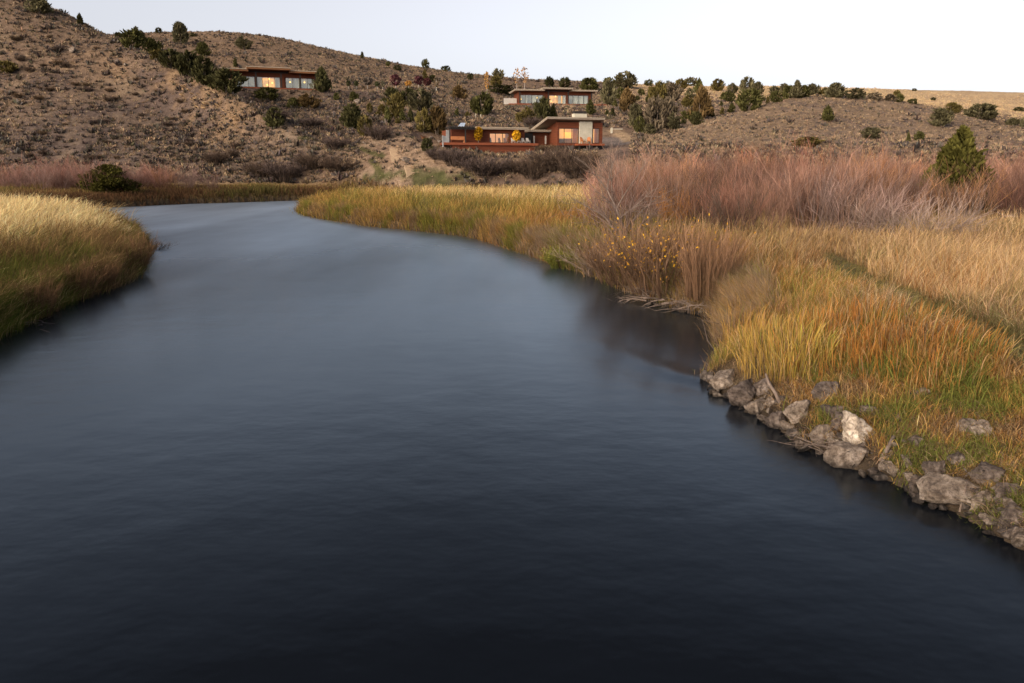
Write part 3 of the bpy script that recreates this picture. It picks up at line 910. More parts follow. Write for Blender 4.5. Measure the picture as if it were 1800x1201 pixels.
# ------------------------------------------------------------------ grasses
RNG = np.random.RandomState(11)
def ground_z(x, y, sd=None):
    return height(x, y, sd)
def sd_grad(x, y):
    e = .15
    gx = sdist(x + e, y) - sdist(x - e, y); gy = sdist(x, y + e) - sdist(x, y - e)
    return unit(np.stack([gx, gy], -1))

def sample_polar(n, a0, a1, y0, y1, pw=1.0):
    """points spread so that near ground gets more of them"""
    a = RNG.uniform(a0, a1, n)
    if pw == 1.0: y = np.exp(RNG.uniform(math.log(y0), math.log(y1), n))
    else:
        e = 1 - pw
        y = (RNG.uniform(0, 1, n) * (y1 ** e - y0 ** e) + y0 ** e) ** (1 / e)
    return a * y, y

def tufts(x, y, k, spread):
    """k blades about every tuft centre"""
    n = len(x)
    ox, oy = RNG.normal(0, 1, (2, n, k)) * (spread[:, None] if hasattr(spread, '__len__') else spread)
    return (x[:, None] + ox).ravel(), (y[:, None] + oy).ravel(), np.stack([ox.ravel(), oy.ravel()], 1), np.repeat(np.arange(n), k)

def blades(P, h, lean, bend, w, c0, c1, k=4, taper=(1, .9, .65, .15), mid=None, mixp=1.0):
    n = len(P)
    t = np.linspace(0, 1, k)
    C = P[:, None, :] + np.zeros((n, k, 3))
    drop = 1 - .35 * np.clip(bend, 0, 1.5)[:, None] * t[None, :] ** 2
    C[:, :, 2] += h[:, None] * t[None, :] * drop
    off = lean[:, None, :] * (h * bend)[:, None, None] * (t ** 1.8)[None, :, None]
    C[:, :, :2] += off
    az = RNG.uniform(0, math.pi, n)
    # blades turn at random about the upright
    Sd = np.stack([np.cos(az), np.sin(az), np.zeros(n)], 1)
    W = w[:, None] * np.array(taper)[None, :]
    tt = (t ** mixp)[None, :, None]
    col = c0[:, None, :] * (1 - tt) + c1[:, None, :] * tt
    return strips(C, W, Sd, col)

def pick(cols, idx):
    return np.array(cols)[idx]
def jitter(c, s, ti=None):
    if ti is not None: c = c * np.clip(RNG.normal(1, .30, int(ti.max()) + 1), .5, 1.5)[ti][:, None]
    return np.clip(c * (1 + RNG.normal(0, s, (len(c), 1))) * (1 + RNG.normal(0, s * .25, c.shape)), .004, .9)

def grass_obj(name, parts, label):
    V, Q, c = combine(parts)
    return setp(link(name, big_mesh(name, V, Q, c), M_GRASS), label, 'grass', kind='stuff')

STRAW, STRAW2 = (.76, .53, .25), (.80, .60, .33)
OCHRE, RUSTY, GREEN, BROWN, OLIVE = (.40, .24, .09), (.36, .17, .06), (.13, .16, .03), (.22, .14, .07), (.20, .18, .05)
DRY, PINKY = (.55, .36, .17), (.53, .375, .22)

# -- left bank: tall pale grass blown to the right, green and brown along the edge
x, y = sample_polar(16500, -1.15, -.38, 15, 72, 1.2)
sd = sdist(x, y); m = (sd > .15) & (x < -9)
x, y, sd = x[m], y[m], sd[m]
bx, by, o, ti = tufts(x, y, 12, .12 + .004 * y)
sdb = np.repeat(sd, 12)
h = 1.15 * (1 + .25 * RNG.normal(0, 1, len(bx))) * np.clip(.50 + .10 * sdb, .45, 1.0) * (1 + .6 * fbm(bx / 4, by / 4, 2))
h = np.clip(h * np.clip(RNG.normal(1, .22, int(ti.max()) + 1), .45, 1.5)[ti], .2, 1.8)
n_ = fbm(bx / 2.2, by / 2.2, 3)
edz = 1 - .62 * sstep(28, 40, by)
edge = 1 - sstep(2.4 * edz, 6.4 * edz, sdb + n_ * 5)
g0 = pick([OLIVE, BROWN, GREEN], (RNG.rand(len(bx)) * 3).astype(int)) * .8
sel = RNG.rand(len(bx)) < edge
gi = (n_ + RNG.normal(0, .05, len(bx)) > .02)
tip = np.where(sel[:, None], np.where(gi[:, None], np.array((.15, .155, .035)), np.where(RNG.rand(len(bx), 1) < .3, np.array((.42, .28, .12)), np.array((.24, .145, .07)))), np.where(RNG.rand(len(bx), 1) < .5, np.array(STRAW), np.array(STRAW2)) * 1.06)
lean = np.stack([RNG.normal(.5, .4, len(bx)), RNG.normal(.05, .35, len(bx))], 1) + o * 1.5 + RNG.normal(0, .45, (int(ti.max()) + 1, 2))[ti]
P = np.stack([bx, by, ground_z(bx, by) - .03], 1)
w = np.maximum(.007, by * .00042) * RNG.uniform(.7, 1.5, len(bx))
parts = [blades(P, h, lean, RNG.uniform(.25, .7, len(bx)), w, jitter(g0, .25, ti), jitter(tip, .12, ti), 5, (1, .9, .8, .9, .3), mixp=.75)]
# fringe hanging over the water
x, y = sample_polar(60000, -1.1, -.38, 15, 72, 1.0)
sd = sdist(x, y); m = (sd > -.05) & (sd < .9) & (x < -9)
x, y, sd = x[m], y[m], sd[m]
bx, by, o, ti = tufts(x, y, 9, .10 + .002 * y)
g = -np.repeat(sd_grad(x, y), 9, 0)
n_ = fbm(bx / 1.3, by / 1.3, 3)
lean = g * RNG.uniform(.2, 1.1, (len(bx), 1)) + RNG.normal(0, .35, (len(bx), 2))
tip = np.where((n_ > 0.0)[:, None], np.array(GREEN), np.array((.25, .155, .075)))
tip = np.where(RNG.rand(len(bx), 1) < .12, np.array(STRAW), tip)
P = np.stack([bx, by, np.maximum(ground_z(bx, by), 0) - .02], 1)
parts.append(blades(P, RNG.uniform(.35, .85, len(bx)), lean, RNG.uniform(.5, 1.3, len(bx)), np.maximum(.008, by * .0004) * RNG.uniform(.7, 1.5, len(bx)), jitter(tip * .6, .25), jitter(tip, .25), 4))
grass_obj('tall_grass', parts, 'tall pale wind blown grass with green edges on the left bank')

# -- the spit and the meadow on the right
def right_side(n, y0, y1, a0=-.34, a1=.95, pw=1.0):
    x, y = sample_polar(n, a0, a1, y0, y1, pw)
    sd = sdist(x, y)
    m = (sd > .05) & (x > -23) & (x > -23 + np.clip(y - 97, 0, 99) * 2.0) & (hill(x, y) < 2.6)
    return x[m], y[m], sd[m]
parts, parts_s = [], []
x, y, sd = right_side(44000, 17, 106)
k = 9
bx, by, o, ti = tufts(x, y, k, .09 + .0042 * y)
sdb = np.repeat(sd, k)
pd = dist_line(bx, by, PATH)
n_ = fbm(bx / 3.2, by / 3.2, 3); n2_ = fbm(bx / 1.2 + 31, by / 1.2, 2)
px_, py_ = proj(bx, by, np.full(len(bx), 1.6))
far = sstep(42, 58, by)                        # the golden spit
h = np.where(far > .5, 1.15, .78) * (1 + .25 * RNG.normal(0, 1, len(bx))) * np.clip(.6 + .10 * sdb, .5, 1) * (1 + .7 * n_)
pd = pd + n2_ * .4
h = np.where((pd < .5) & (by < 45), h * .16, np.where((pd < 1.5) & (by < 45), h * .62, h))
h = np.where((by < 26) & (sdb < 4.5), h * .75, h)
h = np.clip(h * np.clip(RNG.normal(1, .25, int(ti.max()) + 1), .4, 1.6)[ti], .08, 1.6)
tip = np.where(RNG.rand(len(bx), 1) < .5, np.array(DRY), np.array(PINKY))
tip = np.where((far + RNG.normal(0, .2, len(bx)) > .5)[:, None], np.where(RNG.rand(len(bx), 1) < .6, np.array(STRAW), np.array((.55, .37, .15))), tip)
# rusty and ochre band along the bank, green in patches
ed = (1 - sstep(np.where(by < 42, 2.8, 5.0), np.where(by < 42, 6.0, 10.0), sdb + n_ * 6 + RNG.normal(0, 1.0, len(bx)))) * np.where(by < 42, .72, 1)
band = np.where((n2_ + RNG.normal(0, .1, len(bx)) > .0)[:, None], np.array(OCHRE), np.array(RUSTY))
band = np.where((far > .5)[:, None], np.where((n_ + RNG.normal(0, .12, len(bx)) > .06)[:, None], np.array((.30, .25, .06)), np.array((.42, .26, .085))), band)
tip = np.where((RNG.rand(len(bx)) < ed)[:, None], band, tip)
gm = (n_ + n2_ * .6 + RNG.normal(0, .07, len(bx)) > .21) | ((pd < .5) & (by < 45))
tip = np.where(gm[:, None], np.array((.19, .165, .06)), tip)
near_edge = (by < 24) & (sdb < 3.0 + 6 * n2_)
tip = np.where((near_edge & (RNG.rand(len(bx)) < .55))[:, None], np.where(RNG.rand(len(bx), 1) < .5, np.array((.19, .20, .045)), np.array((.42, .27, .08))), tip)
brown_z = sstep(24, 30, by) * (1 - far) * (1 - sstep(30, 36, by))
tip = np.where((RNG.rand(len(bx)) < brown_z * .35)[:, None], np.array((.26, .17, .09)), tip)
om = sstep(28, 33, by) * (1 - sstep(42, 50, by)) * sstep(1400, 1200, px_) * .55
tip = np.where((RNG.rand(len(bx)) < om)[:, None], np.where((n2_ > 0)[:, None], np.array((.34, .27, .08)), np.array((.19, .17, .05))), tip)
lean = np.stack([RNG.normal(.3, .45, len(bx)), RNG.normal(.0, .4, len(bx))], 1) + o * 1.4 + RNG.normal(0, .5, (int(ti.max()) + 1, 2))[ti]
P = np.stack([bx, by, ground_z(bx, by) - .03], 1)
w = np.maximum(.006, by * .00042) * RNG.uniform(.7, 1.5, len(bx))
keep = h > .09
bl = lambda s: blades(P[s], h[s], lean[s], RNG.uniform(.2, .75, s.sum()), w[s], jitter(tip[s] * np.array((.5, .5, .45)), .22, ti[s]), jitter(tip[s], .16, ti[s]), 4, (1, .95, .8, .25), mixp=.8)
sp = by > 48
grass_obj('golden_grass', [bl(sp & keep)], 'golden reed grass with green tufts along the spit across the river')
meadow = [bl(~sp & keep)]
# the near bank, finer and closer
x, y, sd = right_side(15000, 7.0, 18.5, .35, 1.0)
k = 11
bx, by, o, ti = tufts(x, y, k, .13)
sdb = np.repeat(sd, k)
pd = dist_line(bx, by, PATH)
n_ = fbm(bx / 1.6, by / 1.6, 3); n2_ = fbm(bx / .6 + 31, by / .6, 2)
m = (sdb > .30 + n2_ * 1.4)
h = RNG.uniform(.14, .46, len(bx)) * np.clip(RNG.normal(1, .3, int(ti.max()) + 1), .4, 1.8)[ti] * (1 + 1.1 * n_) * np.clip(.45 + .22 * sdb, .4, 1.1)
pd = pd + n2_ * .4
h = np.where(pd < .5, h * .2, h)
c = (RNG.rand(len(bx)) * .5 + n2_ * 1.6 + n_ * .6 + .25)
tip = np.where((c < .32)[:, None], np.array((.17, .19, .045)), np.where((c < .5)[:, None], np.array((.42, .28, .085)), np.where((c < .68)[:, None], np.array((.38, .20, .07)), np.where(RNG.rand(len(bx), 1) < .5, np.array((.24, .165, .10)), np.array(DRY)))))
inl = sstep(2.2, 5.0, sdb + n_ * 4)
tip = np.where((RNG.rand(len(bx)) < inl * .8)[:, None], np.where(RNG.rand(len(bx), 1) < .6, np.array(PINKY), np.array((.30, .22, .11))), tip)
tip = np.where((pd < .6)[:, None], np.array((.19, .165, .072)), tip)
lean = np.stack([RNG.normal(.1, .5, len(bx)), RNG.normal(-.1, .5, len(bx))], 1) + o * 2.2 + RNG.normal(0, .6, (int(ti.max()) + 1, 2))[ti]
P = np.stack([bx, by, ground_z(bx, by) - .02], 1)
w = RNG.uniform(.006, .013, len(bx))
s = m & (h > .04)
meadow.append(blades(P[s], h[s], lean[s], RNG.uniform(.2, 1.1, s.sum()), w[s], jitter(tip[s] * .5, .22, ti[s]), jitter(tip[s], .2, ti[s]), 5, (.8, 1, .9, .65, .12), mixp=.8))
# flattened dead stalks and litter over the mud between the stones
x, y, sd = right_side(60000, 7.5, 24, .15, 1.0)
s = (sd < 1.7) & (sd > .06)
x, y = x[s][:16000], y[s][:16000]
az = RNG.uniform(0, 6.283, len(x))
P = np.stack([x, y, ground_z(x, y) + RNG.uniform(0, .03, len(x))], 1)
lt = pick([(.20, .13, .08), (.34, .24, .15), (.11, .075, .05), (.42, .31, .19)], (RNG.rand(len(x)) * 4).astype(int))
meadow.append(blades(P, RNG.uniform(.08, .26, len(x)), np.stack([np.cos(az), np.sin(az)], 1), RNG.uniform(1.0, 2.6, len(x)), RNG.uniform(.005, .012, len(x)), jitter(lt * .8, .2), jitter(lt, .2), 4))
# taller golden clumps at the corner of the bank
for cpx, cpy, cr, ch, cc in ((1290, 590, .7, 1.05, (.60, .36, .10)), (1330, 610, .6, 1.0, (.5, .3, .08)), (1372, 632, .8, 1.1, (.55, .36, .09)), (1405, 640, .6, 1.0, (.46, .36, .08)), (1460, 610, 1.1, .95, (.46, .22, .06)),
                             (1540, 590, 1.3, .9, (.45, .2, .05)), (1620, 620, 1.2, .8, (.42, .19, .05)), (1310, 550, .9, .7, (.5, .36, .18)), (1285, 630, .4, .7, (.3, .25, .05))):
    q = hit_down(cpx, cpy)
    n0 = int(750 * cr)
    r_ = np.sqrt(RNG.rand(n0)) * cr; th = RNG.uniform(0, 6.283, n0)
    bx, by = q.x + r_ * np.cos(th), q.y + r_ * np.sin(th) * 1.4
    s = sdist(bx, by) > .1
    bx, by = bx[s], by[s]
    P = np.stack([bx, by, ground_z(bx, by) - .02], 1)
    lean = np.stack([np.cos(th[s]), np.sin(th[s])], 1) * .35 + RNG.normal(.05, .25, (len(bx), 2))
    tip = np.array([cc]) + np.zeros((len(bx), 3))
    u_ = RNG.rand(len(bx), 1)
    tip = np.where(u_ < .14, np.array((.22, .21, .06)), np.where(u_ < .30, np.array(DRY), np.where(u_ < .36, np.array((.24, .155, .09)), tip)))
    meadow.append(blades(P, ch * .85 * RNG.uniform(.3, 1.05, len(bx)), lean, RNG.uniform(.2, .9, len(bx)), RNG.uniform(.007, .016, len(bx)), jitter(tip * .5, .2), jitter(tip, .2), 5, (.8, 1, .9, .7, .15)))
# bank face along the spit: tussocks hanging to the water
x, y, sd = right_side(150000, 20, 100, -.34, .4)
m = sd < 1.3
x, y, sd = x[m], y[m], sd[m]
bx, by, o, ti = tufts(x, y, 7, .08 + .0025 * y)
g = -np.repeat(sd_grad(x, y), 7, 0)
n_ = fbm(bx / 3.0, by / 3.0, 3)
n2_ = fbm(bx / .9, by / .9, 2)
tip = np.where((n_ + n2_ * .4 > .04)[:, None], np.array((.24, .22, .05)), np.array((.40, .25, .09)))
tip = np.where((n2_ < -.08)[:, None], np.array((.30, .20, .11)), tip)
tip = np.where(((by < 44) & (RNG.rand(len(bx)) < .5))[:, None], np.array((.33, .24, .16)), tip)
lean = g * RNG.uniform(.1, .9, (len(bx), 1)) + RNG.normal(0, .3, (len(bx), 2))
P = np.stack([bx, by, np.maximum(ground_z(bx, by), 0) - .02], 1)
parts = [blades(P, RNG.uniform(.4, 1.05, len(bx)) * (1 + n_), lean, RNG.uniform(.3, 1.1, len(bx)), np.maximum(.008, by * .0004) * RNG.uniform(.7, 1.5, len(bx)), jitter(tip * .45, .25), jitter(tip, .22), 4)]
grass_obj('bank_grass', parts, 'brown and olive tussocks hanging over the edge of the right bank')
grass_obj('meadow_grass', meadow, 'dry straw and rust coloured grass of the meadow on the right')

# -- the far bank: a dark strip of sedge
x, y = sample_polar(30000, -.95, .02, 76, 122, 1.0)
sd = sdist(x, y)
m = (sd > 0) & (y > 76) & ((x < -24) | (y > 108)) & (hill(x, y) < 2.4)
x, y, sd = x[m], y[m], sd[m]
bx, by, o, ti = tufts(x, y, 8, .4)
sdb = np.repeat(sd, 8)
n_ = fbm(bx / 6, by / 6, 3)
tip = np.where((n_ + RNG.normal(0, .12, len(bx)) > .05)[:, None], np.array((.13, .11, .04)), np.array((.15, .085, .045)))
tip = np.where(((sdb > 4) & (RNG.rand(len(bx)) < .4))[:, None], np.array((.30, .21, .08)), tip)
P = np.stack([bx, by, ground_z(bx, by) - .05], 1)
h = RNG.uniform(.5, 1.15, len(bx)) * (1 + .8 * n_)
grass_obj('sedge', [blades(P, h, RNG.normal(0, .4, (len(bx), 2)), RNG.uniform(.2, .7, len(bx)), by * .00045 * RNG.uniform(.7, 1.5, len(bx)), jitter(tip * .5, .25), jitter(tip, .25), 3, (1, .9, .3))],
          'dark brown and olive sedge on the far bank beyond the bend')

# ------------------------------------------------------------------ dry tufts and sagebrush that cover the hills
x, y = sample_polar(230000, -.76, .76, 100, 420, 1.3)
t = hill(x, y)
ok = (t > 2.2)
for (cx, cy, rot, hl, hd, pz) in PADS:
    lx = (x - cx) * math.cos(rot) + (y - cy) * math.sin(rot); ly = -(x - cx) * math.sin(rot) + (y - cy) * math.cos(rot)
    ok &= ~((np.abs(lx) < hl + 1) & (np.abs(ly) < hd + 1))
zz = ground_z(x, y)
px_, py_ = proj(x, y, zz)
gold = (y > 235) & (px_ > 1100)
dens = np.where(gold, .12, .42 + 1.6 * fbm(x / 9, y / 9, 3))
dens = np.where((px_ < 560) & (y < 190), dens + .12, dens)
dens = np.where((px_ > 1130) & (y > 120) & (y < 195), dens * .55 - .1, dens)
ok &= ~(((px_ > 635) & (px_ < 790) & (py_ > 232)) & (RNG.rand(len(x)) < .8))
ok &= ~(((px_ > 1050) & (px_ < 1110) & (py_ > 225)))
ok &= RNG.rand(len(x)) < dens + .25
x, y, zz, px_, py_, gold = x[ok], y[ok], zz[ok], px_[ok], py_[ok], gold[ok]
k = 12
N = len(x)
sz = RNG.uniform(.18, .52, N) * (1 + (RNG.rand(N) < .08) * .9)
mound = (px_ > 1130) & (y > 120) & (y < 195)
dark = (RNG.rand(N) < np.where((px_ < 560) & (y < 190), .36, np.where(mound, .11, .28))) & ~gold
sz = sz * np.where(mound, .72, 1)
c_d = pick([(.085, .072, .064), (.11, .094, .084), (.062, .048, .042), (.09, .078, .055)], (RNG.rand(N) * 4).astype(int))
c_l = pick([(.27, .195, .13), (.20, .145, .10), (.34, .25, .16)], (RNG.rand(N) * 3).astype(int))
c_l = np.where(gold[:, None], np.array((.46, .34, .20)), c_l)
cb = np.where(dark[:, None], c_d, c_l)
el = RNG.uniform(.1, 1.45, (N, k)); az = RNG.uniform(0, 6.283, (N, k))
d = np.stack([np.cos(az) * np.cos(el), np.sin(az) * np.cos(el), np.sin(el)], -1)
ln = sz[:, None] * RNG.uniform(.7, 1.15, (N, k)) * np.where(dark, 1.0, .75)[:, None]
base = np.stack([x, y, zz - .05], -1)[:, None, :] + d * np.array((.35, .35, .1)) * ln[..., None]
C = np.stack([base, base + d * (ln * .55)[..., None], base + d * ln[..., None] + np.array((0, 0, .05))], 2).reshape(-1, 3, 3)
W = (ln.reshape(-1, 1) * np.array([[.22, .40, .14]])) * np.where(np.repeat(dark, k), 1.0, .52)[:, None]
Sd = unit(np.cross(d.reshape(-1, 3), unit(RNG.normal(0, 1, (N * k, 3)))))
col = jitter(np.repeat(cb, k, 0), .22)[:, None, :] * np.array([.8, 1, 1.12])[None, :, None]
V, Q, c = strips(C, W, Sd, col)
setp(link('sagebrush', big_mesh('sagebrush', V, Q, c), M_SAGE), 'low sagebrush and dry grass tufts covering the hillsides', 'ground cover', kind='stuff')

# ------------------------------------------------------------------ twiggy shrubs
def shrub(rng, n, h, rad, nt, w, c0, c1, tilt=.45, curl=.25, twl=.30, leaf=None, nleaf=0, lw=.05, lean=(0, 0), up=.6, solid_w=True, t0=.22):
    """many stems that fan out from the ground, with side twigs and, if asked, leaves"""
    c0, c1 = np.array(c0), np.array(c1)
    az = rng.uniform(0, 6.283, n)
    out = np.stack([np.cos(az), np.sin(az), np.zeros(n)], 1)
    base = out * (np.sqrt(rng.rand(n)) * rad * .5)[:, None]
    tl = np.abs(rng.normal(tilt, tilt * .45, n))
    hh = h * rng.uniform(.6, 1.05, n) * (1 - .25 * np.clip(tl - tilt, 0, 1))
    k = 6
    t = np.linspace(0, 1, k)
    C = base[:, None, :] + np.zeros((n, k, 3))
    C[:, :, 2] += hh[:, None] * (t - .25 * tl[:, None] * t ** 2)
    C += out[:, None, :] * (hh * tl)[:, None, None] * (t ** 1.25)[None, :, None]
    C[:, :, 0] += lean[0] * hh[:, None] * t ** 1.4; C[:, :, 1] += lean[1] * hh[:, None] * t ** 1.4
    wob = rng.normal(0, curl * .14, (n, k, 3)) * h; wob[:, 0] = 0; wob[:, :, 2] *= .3
    C += np.cumsum(wob, 1) * .5
    W = w * rng.uniform(.7, 1.5, n)[:, None] * np.linspace(2.2, .5, k)[None, :]
    stemc = rng.uniform(.75, 1.3, (n, 1, 1))
    tt = (t ** .8)[None, :, None]
    cS = (c0 * (1 - tt) + c1 * tt) * stemc
    a = unit(np.cross(out + np.array((0, 0, .4)), np.array((0, 0, 1.)) + rng.normal(0, .2, (n, 3))))
    parts = [strips(C, W, a, cS)]
    if solid_w: parts.append(strips(C, W, unit(np.cross(a, np.array((.1, .1, 1.)))), cS))
    m = n * nt
    si = np.repeat(np.arange(n), nt)
    ft = rng.uniform(t0, .97, m) * (k - 1)
    i0 = ft.astype(int); fr = (ft - i0)[:, None]
    st = C[si, i0] * (1 - fr) + C[si, i0 + 1] * fr
    dr = unit(C[si, i0 + 1] - C[si, i0])
    dv = unit(dr * .7 + unit(rng.normal(0, 1, (m, 3))) * .75 + np.array((0, 0, up)))
    L = twl * h * rng.uniform(.4, 1.1, m)
    T = np.stack([st, st + dv * (L * .5)[:, None], st + dv * L[:, None] + np.array((0, 0, .06)) * L[:, None] + rng.normal(0, .06, (m, 3)) * L[:, None]], 1)
    zf = np.clip(st[:, 2] / h, 0, 1)[:, None]
    ct = (c0 * (1 - zf) + c1 * zf) * rng.uniform(.7, 1.35, (m, 1))
    ct = np.stack([ct * .85, ct, ct * 1.12], 1)
    parts.append(strips(T, w * rng.uniform(.6, 1.1, m)[:, None] * np.array([[.9, .75, .45]]), unit(rng.normal(0, 1, (m, 3))), ct))
    if leaf is not None:
        q = rng.randint(0, m, nleaf)
        p0 = T[q, 1] + (T[q, 2] - T[q, 1]) * rng.rand(nleaf, 1) + rng.normal(0, lw * .6, (nleaf, 3))
        dv = unit(rng.normal(0, 1, (nleaf, 3)))
        s_ = lw * rng.uniform(.6, 1.3, nleaf)
        Lc = np.stack([p0, p0 + dv * s_[:, None], p0 + dv * (2 * s_)[:, None]], 1)
        lc = np.array(leaf)[rng.randint(0, len(leaf), nleaf)] * rng.uniform(.7, 1.3, (nleaf, 1))
        parts.append(strips(Lc, s_[:, None] * np.array([[.5, 1, .3]]), unit(np.cross(dv, rng.normal(0, 1, (nleaf, 3)))), np.repeat(lc[:, None, :], 3, 1)))
    return combine(parts)

def place(arr, x, y, z, s, rz, tint=None, sz=None):
    V, Q, c = arr
    ca, sa = math.cos(rz), math.sin(rz)
    U = np.stack([V[:, 0] * ca - V[:, 1] * sa, V[:, 0] * sa + V[:, 1] * ca, V[:, 2] * (sz or 1.0)], 1) * s + np.array((x, y, z))
    return U, Q, (c if tint is None else np.clip(c * np.array(tint), 0, .9))

vr = np.random.RandomState(5)
MAUVE = [shrub(vr, 26, 1.0, .50, 26, .0048, (.105, .08, .068), c1, .34, .30, .27, t0=.40) for c1 in ((.39, .205, .155), (.33, .20, .165), (.40, .205, .10), (.29, .195, .165))]
GREYT = shrub(vr, 40, 1.0, .7, 16, .0055, (.20, .15, .125), (.34, .26, .22), .65, .5, .3, up=.2)
def gz1(x, y): return float(height(np.array([x]), np.array([y]))[0])
pl = []
rr = random.Random(21)
# (pixel column range, distance range, height range, number)
for (p0, p1, y0, y1, h0, h1, cnt) in ((1055, 1260, 38, 50, 2.6, 3.6, 26), (1060, 1330, 46, 72, 3.4, 4.6, 44), (1230, 1500, 33, 48, 2.6, 3.8, 34), (1300, 1560, 44, 70, 3.2, 4.4, 46), (1480, 1720, 36, 46, 2.4, 3.5, 28),
                                   (1500, 1900, 44, 66, 3.0, 4.2, 60), (1640, 2080, 38, 50, 2.8, 3.9, 44), (1180, 2000, 66, 92, 3.2, 4.4, 80), (1800, 2400, 40, 80, 3, 4.2, 50)):
    for i in range(cnt):
        a = rr.uniform(p0, p1); Yd = rr.uniform(y0, y1)
        q = pix(a, 400, Yd)
        if 1618 < a < 1748 and Yd < 50 and rr.random() < .8: continue
        if sdist(np.array([q.x]), np.array([q.y]))[0] < 2.5 or hill(np.array([q.x]), np.array([q.y]))[0] > 5.5: continue
        hh = rr.uniform(h0, h1)
        k = rr.choice((0, 0, 1, 1, 2, 3))
        fv = float(fbm(np.array([q.x / 5.0]), np.array([q.y / 5.0]), 2)[0])
        v = rr.uniform(.42, 1.1) * (1 + 1.5 * fv)
        og = max(0.0, min(1.0, (Yd - 52) / 30)) * rr.uniform(.3, 1)
        hh *= rr.uniform(.68, 1.12) * (1 + .5 * fv)
        pl.append(place(MAUVE[k], q.x, q.y, gz1(q.x, q.y) - .1, hh, rr.uniform(0, 6.28), (v * rr.uniform(.95, 1.08) * (1 + .25 * og), v * (1 - .0 * og), v * rr.uniform(.86, 1.04) * (1 - .35 * og)), rr.uniform(.9, 1.12)))
V, Q, c = combine(pl)
setp(link('willow_thicket', big_mesh('willow_thicket', V, Q, c), M_TWIG), 'dense thicket of bare mauve and orange willows on the right meadow', 'thicket', kind='stuff')
pl = []
for i in range(95):
    a = rr.uniform(-160, 395); Yd = rr.uniform(98, 113)
    q = pix(a, 310, Yd)
    if sdist(np.array([q.x]), np.array([q.y]))[0] < 3: continue
    hh = rr.uniform(2.7, 4.3) * (1 if a < 330 else .75)
    v = rr.uniform(.75, 1.3)
    pl.append(place(MAUVE[rr.choice((0, 1, 2, 3, 0))], q.x, q.y, gz1(q.x, q.y) - .1, hh * rr.uniform(.8, 1.15), rr.uniform(0, 6.28), (v * 1.05, v, v)))
V, Q, c = combine(pl)
setp(link('willow_thicket', big_mesh('willow_thicket', V, Q, c), M_TWIG), 'low band of bare mauve willows along the foot of the left hill', 'thicket', kind='stuff')

def solo(name, arr, label, cat, px, py, hpx, wr=1.0, mat=None, group=None, tint=None, rz=None, sink=.1, q=None):
    """one shrub standing where the photograph shows its foot"""
    q = q or hit_down(px, py)
    V, Q, c = arr
    o = link(name, big_mesh(name, V, Q, c if tint is None else np.clip(c * np.array(tint), 0, .9)), mat or M_TWIG)
    hh = hpx * q.y / F_PX
    o.location = (q.x, q.y, q.z - sink)
    o.scale = (hh * wr, hh * wr, hh)
    o.rotation_euler = (0, 0, rr.uniform(0, 6.28) if rz is None else rz)
    return setp(o, label, cat, group)
YL = [(.62, .36, .03), (.50, .26, .03), (.40, .20, .05)]
sr = np.random.RandomState(8)
BROWNB = lambda lf=None, nl=0: shrub(sr, 80, 1.0, 1.0, 24, .010, (.075, .050, .036), (.25, .15, .09), .6, .5, .34, lf, nl, .018)
solo('bank_shrub', BROWNB(YL, 700), 'brown bank shrub with scattered bright yellow leaves under the leaning bare tree', 'shrub', 1165, 515, 130, .9)
solo('bank_shrub', BROWNB(YL, 120), 'dark brown tangled shrub left of the tall upright stems on the bank', 'shrub', 1105, 498, 105, .95)
solo('bank_shrub', shrub(sr, 150, 1.0, .9, 10, .010, (.10, .062, .04), (.27, .16, .095), .22, .2, .25), 'tall upright brown stems right of the yellow leaved shrub', 'shrub', 1245, 520, 120, .75)
solo('bank_shrub', shrub(sr, 120, 1.0, .9, 10, .010, (.12, .08, .05), (.36, .22, .11), .2, .15, .25), 'rusty upright stems on the bank behind the brush pile', 'shrub', 1205, 470, 85, .9)
solo('bank_shrub', shrub(sr, 90, 1.0, 1.0, 14, .012, (.06, .08, .02), (.20, .20, .04), .5, .3, .3, [(.11, .115, .028), (.19, .175, .04)], 1600, .03), 'round green shrub low over the water left of the brush', 'shrub', 992, 474, 44, 1.1)
solo('bank_shrub', shrub(sr, 60, 1.0, 1.0, 16, .010, (.12, .09, .075), (.34, .26, .21), .9, .6, .3, up=.1), 'grey brown tangle of drooping stems leaning over the water', 'shrub', 1060, 480, 62, 1.1)
for px_s, py_s, hs_, lb_ in ((60, 556, 74, 'brown seedy weed clump low on the left bank near the photo edge'), (135, 520, 70, 'brown weed clump in the middle of the left bank face'),
                             (178, 505, 52, 'rusty weed clump low on the left bank, right of the middle one'), (232, 470, 62, 'dark brown weed clump at the tip of the left bank')):
    solo('weed_clump', shrub(sr, 70, 1.0, 1.0, 16, .012, (.07, .045, .03), (.25, .145, .075), .45, .35, .28), lb_, 'weeds', px_s, py_s, hs_, .8)
solo('reed_clump', shrub(sr, 70, 1.0, 1.6, 8, .012, (.06, .045, .03), (.17, .11, .06), .6, .4, .3), 'low clump of dead reeds standing in the water off the tip of the left bank', 'reeds', 272, 438, 16, 1.7, q=pix_z(272, 438), sink=.03)
for px_s, py_s, hs_, lb_ in ((1390, 560, 60, 'brown seedy weed clump in the orange grass left of the trail'), (1480, 585, 52, 'rust brown weed clump in the middle of the orange grass'), (1570, 600, 48, 'dark rusty weed clump right of the middle one in the orange grass'),
                             (1340, 500, 46, 'tall brown weed clump in straw grass behind the corner of the bank'), (1420, 470, 50, 'grey brown weed clump beside the start of the trail'), (1660, 660, 36, 'small brown weed clump on the upper right bank')):
    solo('weed_clump', shrub(sr, 22, 1.0, .9, 10, .017, (.08, .05, .03), (.30, .165, .075), .45, .4, .26), lb_, 'weeds', px_s, py_s, hs_, .8)
